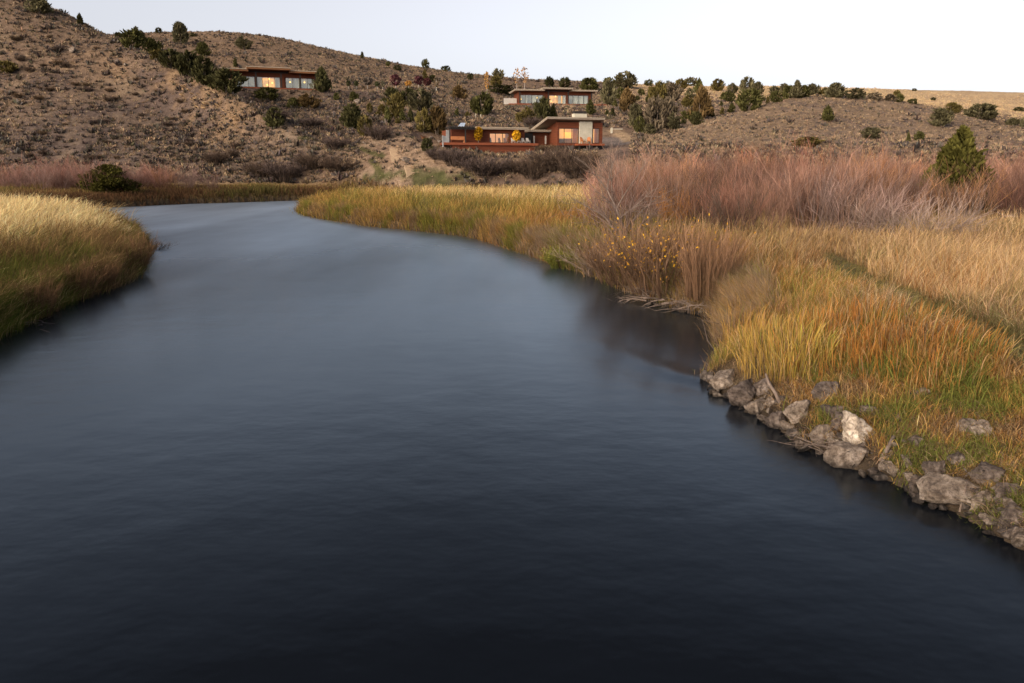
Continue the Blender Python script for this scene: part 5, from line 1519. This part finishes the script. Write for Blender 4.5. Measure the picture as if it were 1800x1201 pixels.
J = [
 (70, 23, 32, 24, 'low', 'y', 'olive bush on the skyline at the very top of the left hill'),
 (141, 43, 13, 17, 'cone', 'd', 'small pointed juniper on the left hill skyline, below the top bush'),
 (208, 68, 11, 9, 'round', 'd', 'tiny round juniper on the skyline where the two left hills meet'),
 (233, 84, 36, 27, 'round', 'g', 'broad juniper on the ridge of the left hill, above the dark row'),
 (243, 70, 20, 19, 'round', 'y', 'grey green juniper rising behind the broad ridge juniper'),
 (279, 59, 11, 9, 'round', 'd', 'tiny juniper alone on the far skyline left of the tall grey one'),
 (318, 77, 25, 31, 'round', 'y', 'tall grey round juniper breaking the skyline of the second hill'),
 (268, 98, 28, 26, 'round', 'g', 'dark juniper on the left ridge between the broad one and the row'),
 (277, 105, 22, 15, 'low', 'o', 'small bright olive juniper at the foot of a dark ridge juniper'),
 (339, 65, 7, 6, 'low', 'd', 'tiny shrub on the skyline right of the tall grey juniper'),
 (357, 98, 21, 20, 'round', 'g', 'lone juniper on the second hill below the skyline, above the dark row'),
 (429, 87, 22, 19, 'round', 'y', 'lone round juniper on the second hill above the left house roof'),
 (414, 118, 9, 13, 'cone', 'g', 'small pointed juniper just above the left house roof'),
 (300, 121, 36, 28, 'round', 'd', 'left and highest juniper of the dark row sloping down to the left house'),
 (333, 133, 42, 38, 'round', 'd', 'middle and largest juniper of the dark row sloping to the left house'),
 (360, 151, 36, 42, 'round', 'd', 'lowest juniper of the dark row, nearest the left house'),
 (400, 163, 46, 36, 'round', 'd', 'wide dark juniper covering the left end of the left house'),
 (10, 128, 30, 18, 'low', 'o', 'yellowish olive bush at the left edge on the stony hill'),
 (637, 103, 8, 10, 'cone', 'd', 'tiny pointed juniper on the second hill skyline right of the house'),
 (567, 163, 30, 38, 'cone', 'd', 'dark pointed juniper at the right end of the left house'),
 (470, 176, 34, 19, 'low', 'g', 'low spreading juniper below the middle of the left house'),
 (485, 226, 32, 29, 'round', 'd', 'dark juniper low on the slope where the left hill ends'),
 (517, 190, 20, 15, 'low', 'g', 'small dark juniper left of the brownish one below the left house'),
 (543, 191, 32, 22, 'round', 'b', 'brownish bushy juniper below the right part of the left house'),
 (592, 176, 11, 11, 'round', 'g', 'small round juniper right of the left house deck'),
 (622, 179, 14, 16, 'round', 'g', 'small juniper right of the round one by the left house deck'),
 (650, 200, 10, 16, 'round', 'o', 'narrow upright juniper alone on the slope left of the dark clump'),
 (620, 227, 36, 38, 'round', 'd', 'large dark juniper above the green grass strip'),
 (642, 240, 26, 32, 'round', 'o', 'olive juniper leaning on the large dark one above the green strip'),
 (688, 182, 30, 24, 'round', 'd', 'upper left juniper of the dark clump on the middle slope'),
 (696, 208, 27, 38, 'round', 'o', 'tall olive juniper in the centre of the dark clump'),
 (716, 184, 25, 26, 'round', 'd', 'dark juniper at the top of the clump behind the grey green one'),
 (738, 196, 42, 34, 'round', 'y', 'large grey green juniper at the right of the dark clump'),
 (671, 203, 17, 17, 'round', 'o', 'small olive juniper on the left edge of the dark clump'),
 (681, 218, 15, 27, 'cone', 'g', 'narrow juniper at the lower left of the dark clump'),
 (707, 214, 11, 19, 'cone', 'g', 'slim juniper standing below the dark clump'),
 (722, 215, 14, 21, 'cone', 'd', 'pointed juniper right of the slim one below the dark clump'),
 (699, 218, 9, 9, 'round', 'o', 'tiny bush between the slim junipers below the dark clump'),
 (682, 117, 7, 8, 'round', 'g', 'tiny juniper high on the second hill right of the left house'),
 (699, 124, 11, 8, 'low', 'd', 'low dark bush high on the second hill above the young trees'),
 (748, 121, 12, 14, 'round', 'd', 'small tree with bare trunk on the skyline above the young trees'),
 (784, 125, 14, 9, 'round', 'd', 'small round juniper on the skyline right of the tree with bare trunk'),
 (747, 142, 12, 17, 'cone', 'o', 'olive pointed juniper just above the dark red young trees'),
 (760, 144, 13, 10, 'low', 'd', 'dark low bush right of the olive pointed juniper'),
 (876, 138, 17, 15, 'round', 'y', 'grey green juniper on the skyline left of the upper middle house'),
 (827, 141, 9, 10, 'round', 'd', 'small dark juniper on the hill below the skyline, left of the golden aspen'),
 (872, 152, 19, 16, 'round', 'o', 'round olive juniper right of the golden aspen'),
 (880, 166, 40, 14, 'low', 'd', 'long dark low juniper left of the upper middle house roof'),
 (745, 233, 23, 36, 'round', 'o', 'tall olive juniper left of the big brown one above the timber steps'),
 (768, 236, 34, 42, 'round', 'b', 'big brownish juniper behind the left end of the pergola'),
 (751, 267, 21, 20, 'round', 'd', 'dark juniper bush at the left end of the rust red deck'),
 (803, 205, 9, 13, 'cone', 'g', 'small pointed juniper on the slope above the pergola'),
 (822, 206, 9, 8, 'round', 'o', 'tiny round juniper right of the small pointed one above the pergola'),
 (848, 202, 33, 35, 'round', 'g', 'large juniper on the slope left of the upper middle house'),
 (808, 175, 23, 21, 'round', 'b', 'greyish brown juniper on the slope under the golden aspen'),
 (954, 215, 26, 38, 'round', 'd', 'tall dark juniper between the two middle houses'),
 (923, 216, 28, 24, 'round', 'o', 'olive juniper left of the tall dark one between the middle houses'),
 (972, 213, 15, 25, 'cone', 'g', 'narrow juniper right of the tall dark one between the middle houses'),
 (1037, 202, 17, 24, 'cone', 'g', 'pointed juniper in front of the right end of the upper middle house'),
 (966, 154, 15, 16, 'round', 'd', 'juniper behind the roof of the upper middle house, left of two'),
 (992, 154, 19, 15, 'round', 'd', 'juniper behind the roof of the upper middle house, right of two'),
 (1036, 160, 31, 20, 'round', 'g', 'wide juniper behind the right end of the upper middle roof'),
 (1069, 184, 25, 37, 'round', 'y', 'tall grey green juniper right of the upper middle house'),
 (1090, 175, 18, 18, 'round', 'g', 'juniper right of the tall grey green one beside the upper middle house'),
 (1103, 197, 33, 36, 'cone', 'b', 'smooth rusty brown cone shaped juniper right of the upper middle house'),
 (1081, 188, 8, 11, 'cone', 'g', 'small juniper left of the rusty brown cone'),
 (1067, 203, 7, 10, 'cone', 'd', 'left of two tiny junipers above the rust red chimney house'),
 (1077, 204, 10, 12, 'cone', 'd', 'right of two tiny junipers above the rust red chimney house'),
 (1072, 154, 19, 15, 'round', 'g', 'juniper on the skyline beside the widest skyline juniper'),
 (1098, 156, 38, 25, 'round', 'y', 'widest juniper on the skyline right of the upper middle house'),
 (1140, 151, 13, 10, 'round', 'd', 'small juniper alone on the skyline right of the widest one'),
 (1174, 150, 8, 8, 'round', 'd', 'tiny juniper on the skyline left of the two round ones'),
 (1196, 157, 20, 15, 'round', 'o', 'round juniper just under the skyline, left of two round ones'),
 (1214, 150, 21, 13, 'low', 'y', 'low rounded juniper on the skyline right of the tiny one'),
 (1228, 166, 19, 23, 'cone', 'g', 'dense juniper under the skyline above the tall brown one'),
 (1261, 160, 21, 18, 'round', 'o', 'ball shaped juniper on the skyline above the middle slope'),
 (1286, 165, 16, 16, 'round', 'y', 'ragged grey juniper right of the ball shaped one'),
 (1128, 168, 11, 10, 'round', 'g', 'small round juniper on bare ground right of the rusty cone'),
 (1120, 178, 8, 9, 'round', 'd', 'tiny juniper between the rusty cone and the big grove'),
 (1157, 188, 29, 38, 'round', 'o', 'tall juniper at the head of the big grove'),
 (1179, 179, 29, 29, 'round', 's', 'greyish juniper right of the tall one at the head of the grove'),
 (1141, 182, 11, 23, 'cone', 'd', 'slim dark juniper left of the tall one at the head of the grove'),
 (1117, 226, 27, 36, 'round', 'y', 'grey green juniper at the left of the big grove above the cut bank'),
 (1150, 234, 36, 54, 'round', 's', 'tallest greyish juniper in the middle of the big grove'),
 (1174, 226, 33, 46, 'round', 's', 'grey juniper right of the tallest one in the big grove'),
 (1184, 228, 21, 26, 'round', 'y', 'lower right juniper of the big grove'),
 (1123, 234, 19, 25, 'round', 'g', 'bright green juniper at the foot of the big grove above the cut bank'),
 (1140, 236, 20, 16, 'low', 'y', 'low bushy juniper at the foot of the tallest one in the grove'),
 (1213, 172, 15, 14, 'round', 'y', 'small grey juniper left above the tall brown one'),
 (1210, 191, 19, 20, 'round', 'o', 'olive juniper touching the left side of the tall brown one'),
 (1232, 210, 37, 50, 'cone', 'b', 'tall brown juniper standing behind the rounded right hill'),
 (1250, 206, 15, 18, 'cone', 'o', 'small juniper at the right foot of the tall brown one'),
 (1207, 211, 21, 15, 'low', 'g', 'low green juniper at the left foot of the tall brown one'),
 (1224, 221, 20, 21, 'round', 'd', 'dark green egg shaped juniper below the tall brown one'),
 (1183, 194, 10, 7, 'low', 'd', 'tiny dark bush between the grove and the tall brown juniper'),
 (1201, 218, 9, 8, 'round', 'd', 'tiny bush left of the dark egg shaped juniper'),
 (1281, 179, 19, 15, 'round', 'g', 'right of two joined junipers in the middle of the slope'),
 (1272, 175, 12, 11, 'round', 'g', 'left and smaller of two joined junipers in the middle of the slope'),
 (1268, 187, 6, 9, 'cone', 'd', 'tiny pointed juniper below the two joined ones'),
 (1269, 202, 9, 12, 'cone', 'o', 'small pointed juniper at the edge of the rounded hill, left of two'),
 (1286, 199, 14, 16, 'cone', 'g', 'pointed juniper at the edge of the rounded hill, right of two'),
 (1313, 166, 25, 26, 'round', 'y', 'tall dense juniper on the skyline above the big green one'),
 (1332, 166, 19, 19, 'round', 'y', 'juniper right of the tall dense one on the skyline'),
 (1316, 194, 39, 32, 'round', 'g', 'big green juniper on the shoulder of the rounded hill'),
 (1299, 184, 11, 15, 'cone', 'g', 'slim juniper left of the big green one on the shoulder'),
 (1349, 183, 8, 12, 'cone', 'o', 'slim juniper on the crest right of the big green one'),
 (1364, 180, 19, 17, 'round', 'g', 'green juniper on the crest of the rounded hill, first of the crest row'),
 (1361, 165, 17, 12, 'round', 'y', 'small grey juniper on the skyline behind the crest row'),
 (1379, 165, 19, 16, 'round', 'y', 'grey juniper on the skyline left of the slender topped one'),
 (1386, 174, 21, 20, 'round', 'g', 'second juniper of the crest row, beside the slender topped one'),
 (1400, 173, 24, 28, 'cone', 'y', 'slender topped juniper, tallest of the crest row'),
 (1428, 167, 20, 17, 'round', 'y', 'juniper of the crest row right of the slender topped one'),
 (1412, 171, 19, 18, 'round', 'g', 'juniper between the slender topped one and its right neighbour on the crest'),
 (1447, 168, 16, 12, 'round', 'o', 'olive juniper on the crest left of the spiky wide one'),
 (1469, 171, 32, 22, 'round', 'y', 'wide spiky juniper on the right hill crest'),
 (1503, 174, 27, 15, 'low', 'y', 'low wide juniper on the crest right of the spiky one'),
 (1537, 177, 21, 12, 'low', 's', 'greyish low juniper behind the crest, right of the low wide one'),
 (1564, 178, 19, 10, 'low', 's', 'low greyish bush left of a small olive pair behind the crest'),
 (1581, 180, 13, 13, 'round', 'g', 'lower right of a small olive pair behind the crest'),
 (1576, 169, 12, 9, 'round', 'o', 'upper left of a small olive pair behind the crest'),
 (1604, 183, 14, 9, 'low', 'd', 'dark low bush on the slope behind the right end of the crest'),
 (1506, 160, 7, 5, 'low', 'd', 'tiny dark bush at the left end of the golden plateau'),
 (1607, 160, 7, 4, 'low', 'd', 'tiny dark bush on the far edge of the golden plateau'),
 (1640, 177, 7, 5, 'low', 'd', 'tiny bush on the golden slope below the plateau edge'),
 (1454, 214, 25, 24, 'cone', 'g', 'dark pointed juniper alone on the face of the rounded hill, left of two'),
 (1652, 222, 32, 28, 'round', 'y', 'grey green rounded juniper alone on the rounded hill, right of two'),
 (1673, 199, 25, 16, 'low', 'o', 'olive bush beyond the rounded hill, left of the wide clump'),
 (1722, 211, 46, 24, 'low', 'y', 'wide grey green clump beyond the right end of the rounded hill'),
 (1735, 206, 24, 20, 'round', 'g', 'juniper rising from the right of the wide clump'),
 (1701, 205, 14, 10, 'low', 'g', 'small green bush left of the wide clump'),
 (1790, 196, 13, 7, 'low', 'd', 'small dark bush on the golden slope near the right edge'),
 (1780, 221, 18, 12, 'low', 'y', 'low bush near the right edge under the golden slope'),
 (1796, 224, 10, 15, 'cone', 'y', 'small upright juniper at the right edge under the golden slope'),
 (1531, 243, 30, 17, 'low', 'y', 'low grey green bush near the foot of the rounded hill'),
 (1596, 250, 9, 15, 'cone', 'g', 'slim juniper at the foot of the rounded hill above the thicket'),
 (1615, 248, 15, 15, 'round', 'g', 'small round juniper right of the slim one above the thicket'),
 (1419, 258, 38, 16, 'low', 'o', 'olive bush with yellow top behind the thicket'),
]
for r_ in J:
    juniper(*r_)
# the two big ones on the plain
q = pix(1682, 330, 49); q.z = gz1(q.x, q.y)
juniper(1682, 330, 144, 148, 'cone', 'e', 'tall green juniper standing up out of the mauve thicket', q=q, group=None)
q = pix(190, 325, 99); q.z = gz1(q.x, q.y)
juniper(190, 325, 74, 48, 'low', 'e', 'wide olive green juniper in the willow band below the left hill', q=q, group=None)

# ------------------------------------------------------------------ dark shrubs
DKS = [shrub(vr, 90, 1.0, 1.2, 26, .022, (.05, .038, .03), c1, .75, .45, .32, up=.25, solid_w=False) for c1 in ((.115, .08, .06), (.115, .085, .078), (.14, .09, .05))]
dkm = []
for V, Q, c in DKS:
    me = big_mesh('dark_shrub', V, Q, c); me.materials.append(M_TWIG); dkm.append(me)
def dark(px, py, w, h, k, label, group):
    q = hit_down(px, py)
    s = q.y / F_PX
    o = link('dark_shrub', dkm[k])
    o.location = (q.x, q.y, q.z - .1); o.rotation_euler = (0, 0, rr.uniform(0, 6.28))
    o.scale = (w * s / 1.75, w * s / 1.75, h * s)
    setp(o, label, 'shrub', group)
for px, py, w, h, k, lb in (
    (850, 312, 70, 34, 1, 'big purplish bare shrub under the left part of the rust red deck'),
    (905, 302, 40, 22, 0, 'dark bare shrub right of the big purplish one under the deck'),
    (940, 314, 50, 34, 0, 'dark shrub below the right end of the rust red deck skirt'),
    (975, 300, 66, 42, 0, 'large dark shrub under the link between wing and tall end'),
    (1012, 312, 56, 46, 0, 'tall dark shrub below the tall glazed end'),
    (1030, 290, 36, 24, 2, 'brown shrub under the right end of the tall glazed deck'),
    (960, 268, 34, 14, 2, 'olive brown shrub rising over the right end of the long deck'),
    (1003, 266, 30, 12, 2, 'brownish shrub in front of the tall glazed window'),
    (800, 292, 44, 30, 1, 'grey shrub on the bank below the left end of the deck'),
    (770, 280, 34, 20, 1, 'low grey shrub on the pale bank right of the stone steps'),
    (668, 246, 40, 26, 1, 'grey bare shrub just right of the leaning olive juniper'),
    (590, 262, 34, 22, 1, 'dark shrub on the lip of the mound left of the green strip'),
    (560, 296, 60, 26, 0, 'wide dark shrub on the mound above the far bank, left of two'),
    (600, 300, 50, 22, 0, 'dark shrub on the mound above the far bank, right of two'),
    (500, 318, 54, 36, 1, 'purplish shrub at the foot of the left hill'),
    (460, 312, 44, 28, 0, 'dark shrub at the foot of the left hill right of the willow band'),
    (380, 290, 34, 26, 0, 'dark shrub low on the left hill above the end of the willows'),
    (413, 262, 12, 14, 0, 'small round blackish shrub low on the left hill'),
    (412, 276, 14, 16, 0, 'small blackish shrub under the round one low on the left hill'),
    (488, 215, 30, 20, 1, 'grey shrub beside the dark juniper where the left hill ends'),
    (937, 224, 24, 18, 1, 'dark red shrub between the olive juniper and the tall roof'),
    (545, 222, 40, 14, 1, 'low dark sage on the slope right of the dark juniper')):
    dark(px, py, w, h, k, lb, 'dark bare shrubs on the lower slopes')
for i in range(70):
    px, py = rr.uniform(0, 440), rr.uniform(60, 285)
    if px > 90 and py < 20 + (px - 90) * .52 + 25: continue
    w = rr.uniform(6, 14)
    dark(px, py, w, w * rr.uniform(.6, .85), rr.randint(0, 2), 'low dark bare shrub scattered on the stony face of the left hill', 'dark shrubs on the left hill')

# ------------------------------------------------------------------ young trees and aspens
def young_tree(name, px, py, w, h, tone, label, tr=.4, nq=160, group='young planted trees', q=None):
    q = q or hit_down(px, py)
    s = q.y / F_PX
    t = setp(empty(name, q), label, 'tree', group)
    m = MB().tube([(0, 0, -.2), (.03, 0, h * s * .5), (0, .02, h * s * .9)], [.07, .05, .02], 5)
    m.build('trunk', M_PALE if name != 'potted_tree' else M_BARK, t)
    rg = np.random.RandomState(int(px))
    z = rg.uniform(tr, 1, nq)
    r = .5 * np.sqrt(np.clip(1 - ((z - (tr + 1) / 2) / ((1 - tr) / 2 + .02)) ** 2, .05, 1)) * rg.rand(nq) ** .5
    a = rg.uniform(0, 6.28, nq)
    P = np.stack([np.cos(a) * r * w * s, np.sin(a) * r * w * s, z * h * s], 1)
    d = unit(rg.normal(0, 1, (nq, 3)))
    L = w * s * .10 + .05
    C = np.stack([P - d * L, P, P + d * L], 1)
    W = np.full((nq, 1), L * 1.2) * np.array([[.4, 1, .4]])
    V, Q, c = strips(C, W, unit(np.cross(d, rg.normal(0, 1, (nq, 3)))), np.repeat((np.array(tone) * rg.uniform(.7, 1.3, (nq, 1)))[:, None, :], 3, 1))
    link('crown', big_mesh('crown', V, Q, c), M_NEEDLE, t)
for a in ((696, 161, 19, 26, (.075, .03, .035), 'dark red young tree with pale trunk, left of three'),
          (736, 158, 16, 22, (.075, .03, .035), 'dark red young tree with pale trunk, middle of three'),
          (751, 158, 14, 18, (.09, .035, .035), 'dark red young tree with pale trunk, right of three'),
          (718, 157, 12, 13, (.36, .19, .05), 'small orange young tree between the dark red ones'),
          (646, 157, 18, 18, (.11, .09, .075), 'round grey bare young tree in the planted row'),
          (613, 157, 8, 13, (.06, .065, .03), 'leftmost tiny green sapling in the planted row'),
          (627, 157, 8, 13, (.06, .065, .03), 'tiny green sapling left of the round grey tree'),
          (663, 157, 8, 12, (.06, .065, .03), 'tiny green sapling right of the round grey tree'),
          (673, 160, 8, 16, (.10, .09, .06), 'thin pale trunked sapling left of the first dark red tree'),
          (767, 164, 9, 26, (.20, .15, .10), 'thin bare sapling with pale trunk right of the dark red trees')):
    young_tree('young_tree', *a)
young_tree('aspen_tree', 856, 166, 9, 36, (.52, .27, .06), 'narrow golden aspen on the slope left of the upper middle house', .25, 160, 'golden aspens')
young_tree('aspen_tree', 908, 160, 12, 36, (.40, .24, .12), 'thin pale gold aspen behind the upper middle house, left of two', .35, 90, 'golden aspens')
young_tree('aspen_tree', 922, 160, 14, 38, (.40, .24, .12), 'thin pale gold aspen behind the upper middle house, right of two', .35, 90, 'golden aspens')
for zx, zy, lb in ((490, 520, 'small bright yellow tree on the deck between pergola and orange window'), (815, 520, 'small yellow tree on the deck right of the orange window')):
    qq = FC.world(FC.x(740 + zx / 4.865, 140 + zy / 4.865, -1.0), -1.0, zd - .02)
    young_tree('potted_tree', int(740 + zx / 4.865), 0, 15, 26 if zx < 600 else 21, (.52, .29, .02), lb, .22, 260, 'yellow trees on the deck', qq)
for px, py, lb in ((863, 168, 'left of two short pale fence posts by the golden aspen'), (854, 168, 'right of two short pale fence posts by the golden aspen'),):
    pass
def post(px, py, h, label, grp):
    q = hit_down(px, py)
    m = MB().box(-.09, .09, -.09, .09, -.3, h).hexa([(-.11, -.11, h + .003), (.11, -.11, h + .003), (.11, .11, h + .003), (-.11, .11, h + .003), (-.02, -.02, h + .09), (.02, -.02, h + .09), (.02, .02, h + .09), (-.02, .02, h + .09)])
    o = setp(m.build('fence_post', M_CONC), label, 'post', grp)
    o.location = q
for px, py, h, lb in ((836, 208,.7, 'pale post left of two on the slope above the pergola'), (845, 209,.7, 'pale post right of two on the slope above the pergola'),
                      (752, 175, 1.1, 'pale post beside the grey green juniper of the dark clump'), (738, 170, 1.3, 'pale post just above the dark clump'), (767, 164, 1.0, 'pale post at the foot of the thin bare sapling')):
    post(px, py, h, lb, 'pale posts in the planted garden')
# boulders of the bare slope
BLD = [rock_mesh(500 + i, 1, .9, .7) for i in range(4)]
for px, py, w, lb in ((714, 284, 14, 'big grey boulder beside the stone steps on the bare slope'), (640, 255, 9, 'small tan boulder on the bare earth above the green strip'),
                      (628, 181, 13, 'pale grey boulder below the planted row'), (757, 246, 9, 'tan boulder at the foot of the timber steps'), (772, 250, 8, 'tan boulder between timber steps and deck'),
                      (205, 112, 12, 'rock outcrop block high on the left hill'), (128, 92, 14, 'pale rock outcrop on the left hill below the pointed juniper'), (222, 116, 9, 'small orange outcrop block on the left hill')):
    q = hit_down(px, py); s = q.y / F_PX * w
    o = link('boulder', BLD[px % 4])
    if not o.data.materials: o.data.materials.append(ROCKM['p'])
    o.location = (q.x, q.y, q.z + s * .15); o.scale = (s, s, s); o.rotation_euler = (rr.uniform(-.3, .3), rr.uniform(-.3, .3), rr.uniform(0, 6))
    setp(o, lb, 'boulder', 'boulders on the slopes')
# slabs of the rock outcrop along the left ridge
M_OUT = rock_mat('tan_outcrop', (.12, .075, .04), (.27, .18, .10), (.38, .27, .16))
OUT = [rock_mesh(540 + i, 1, .9, .7) for i in range(4)]
for me in OUT: me.materials.append(M_OUT)
for i in range(60):
    t_ = rr.random()
    px, py = 300 + 125 * t_ + rr.gauss(0, 7), 140 + 72 * t_ + abs(rr.gauss(0, 9))
    q = hit_down(px, py); s = rr.uniform(.35, 1.15)
    o = link('outcrop_rock', OUT[i % 4])
    o.location = (q.x, q.y, q.z - s * .05); o.scale = (s * 1.5, s, s * .55); o.rotation_euler = (rr.uniform(-.2, .2), .45 + rr.uniform(-.15, .15), rr.uniform(-.4, .4))
    setp(o, 'tilted tan rock slab in the outcrop along the ridge of the left hill', 'rock', 'slabs of the ridge outcrop')
for i in range(46):
    q = hit_down(rr.uniform(1140, 1262), rr.uniform(520, 556))
    s = rr.uniform(.12, .38)
    o = link('stone', pool[i % 7])
    o.location = (q.x, q.y, max(q.z, 0) + s * .15); o.scale = (s * rr.uniform(.9, 1.5), s, s * rr.uniform(.5, .9)); o.rotation_euler = (rr.uniform(-.6, .6), rr.uniform(-.6, .6), rr.uniform(0, 6))
    setp(o, 'broken stone lying among dead branches at the head of the small cove', 'stone', 'stones at the head of the cove')
#PART6
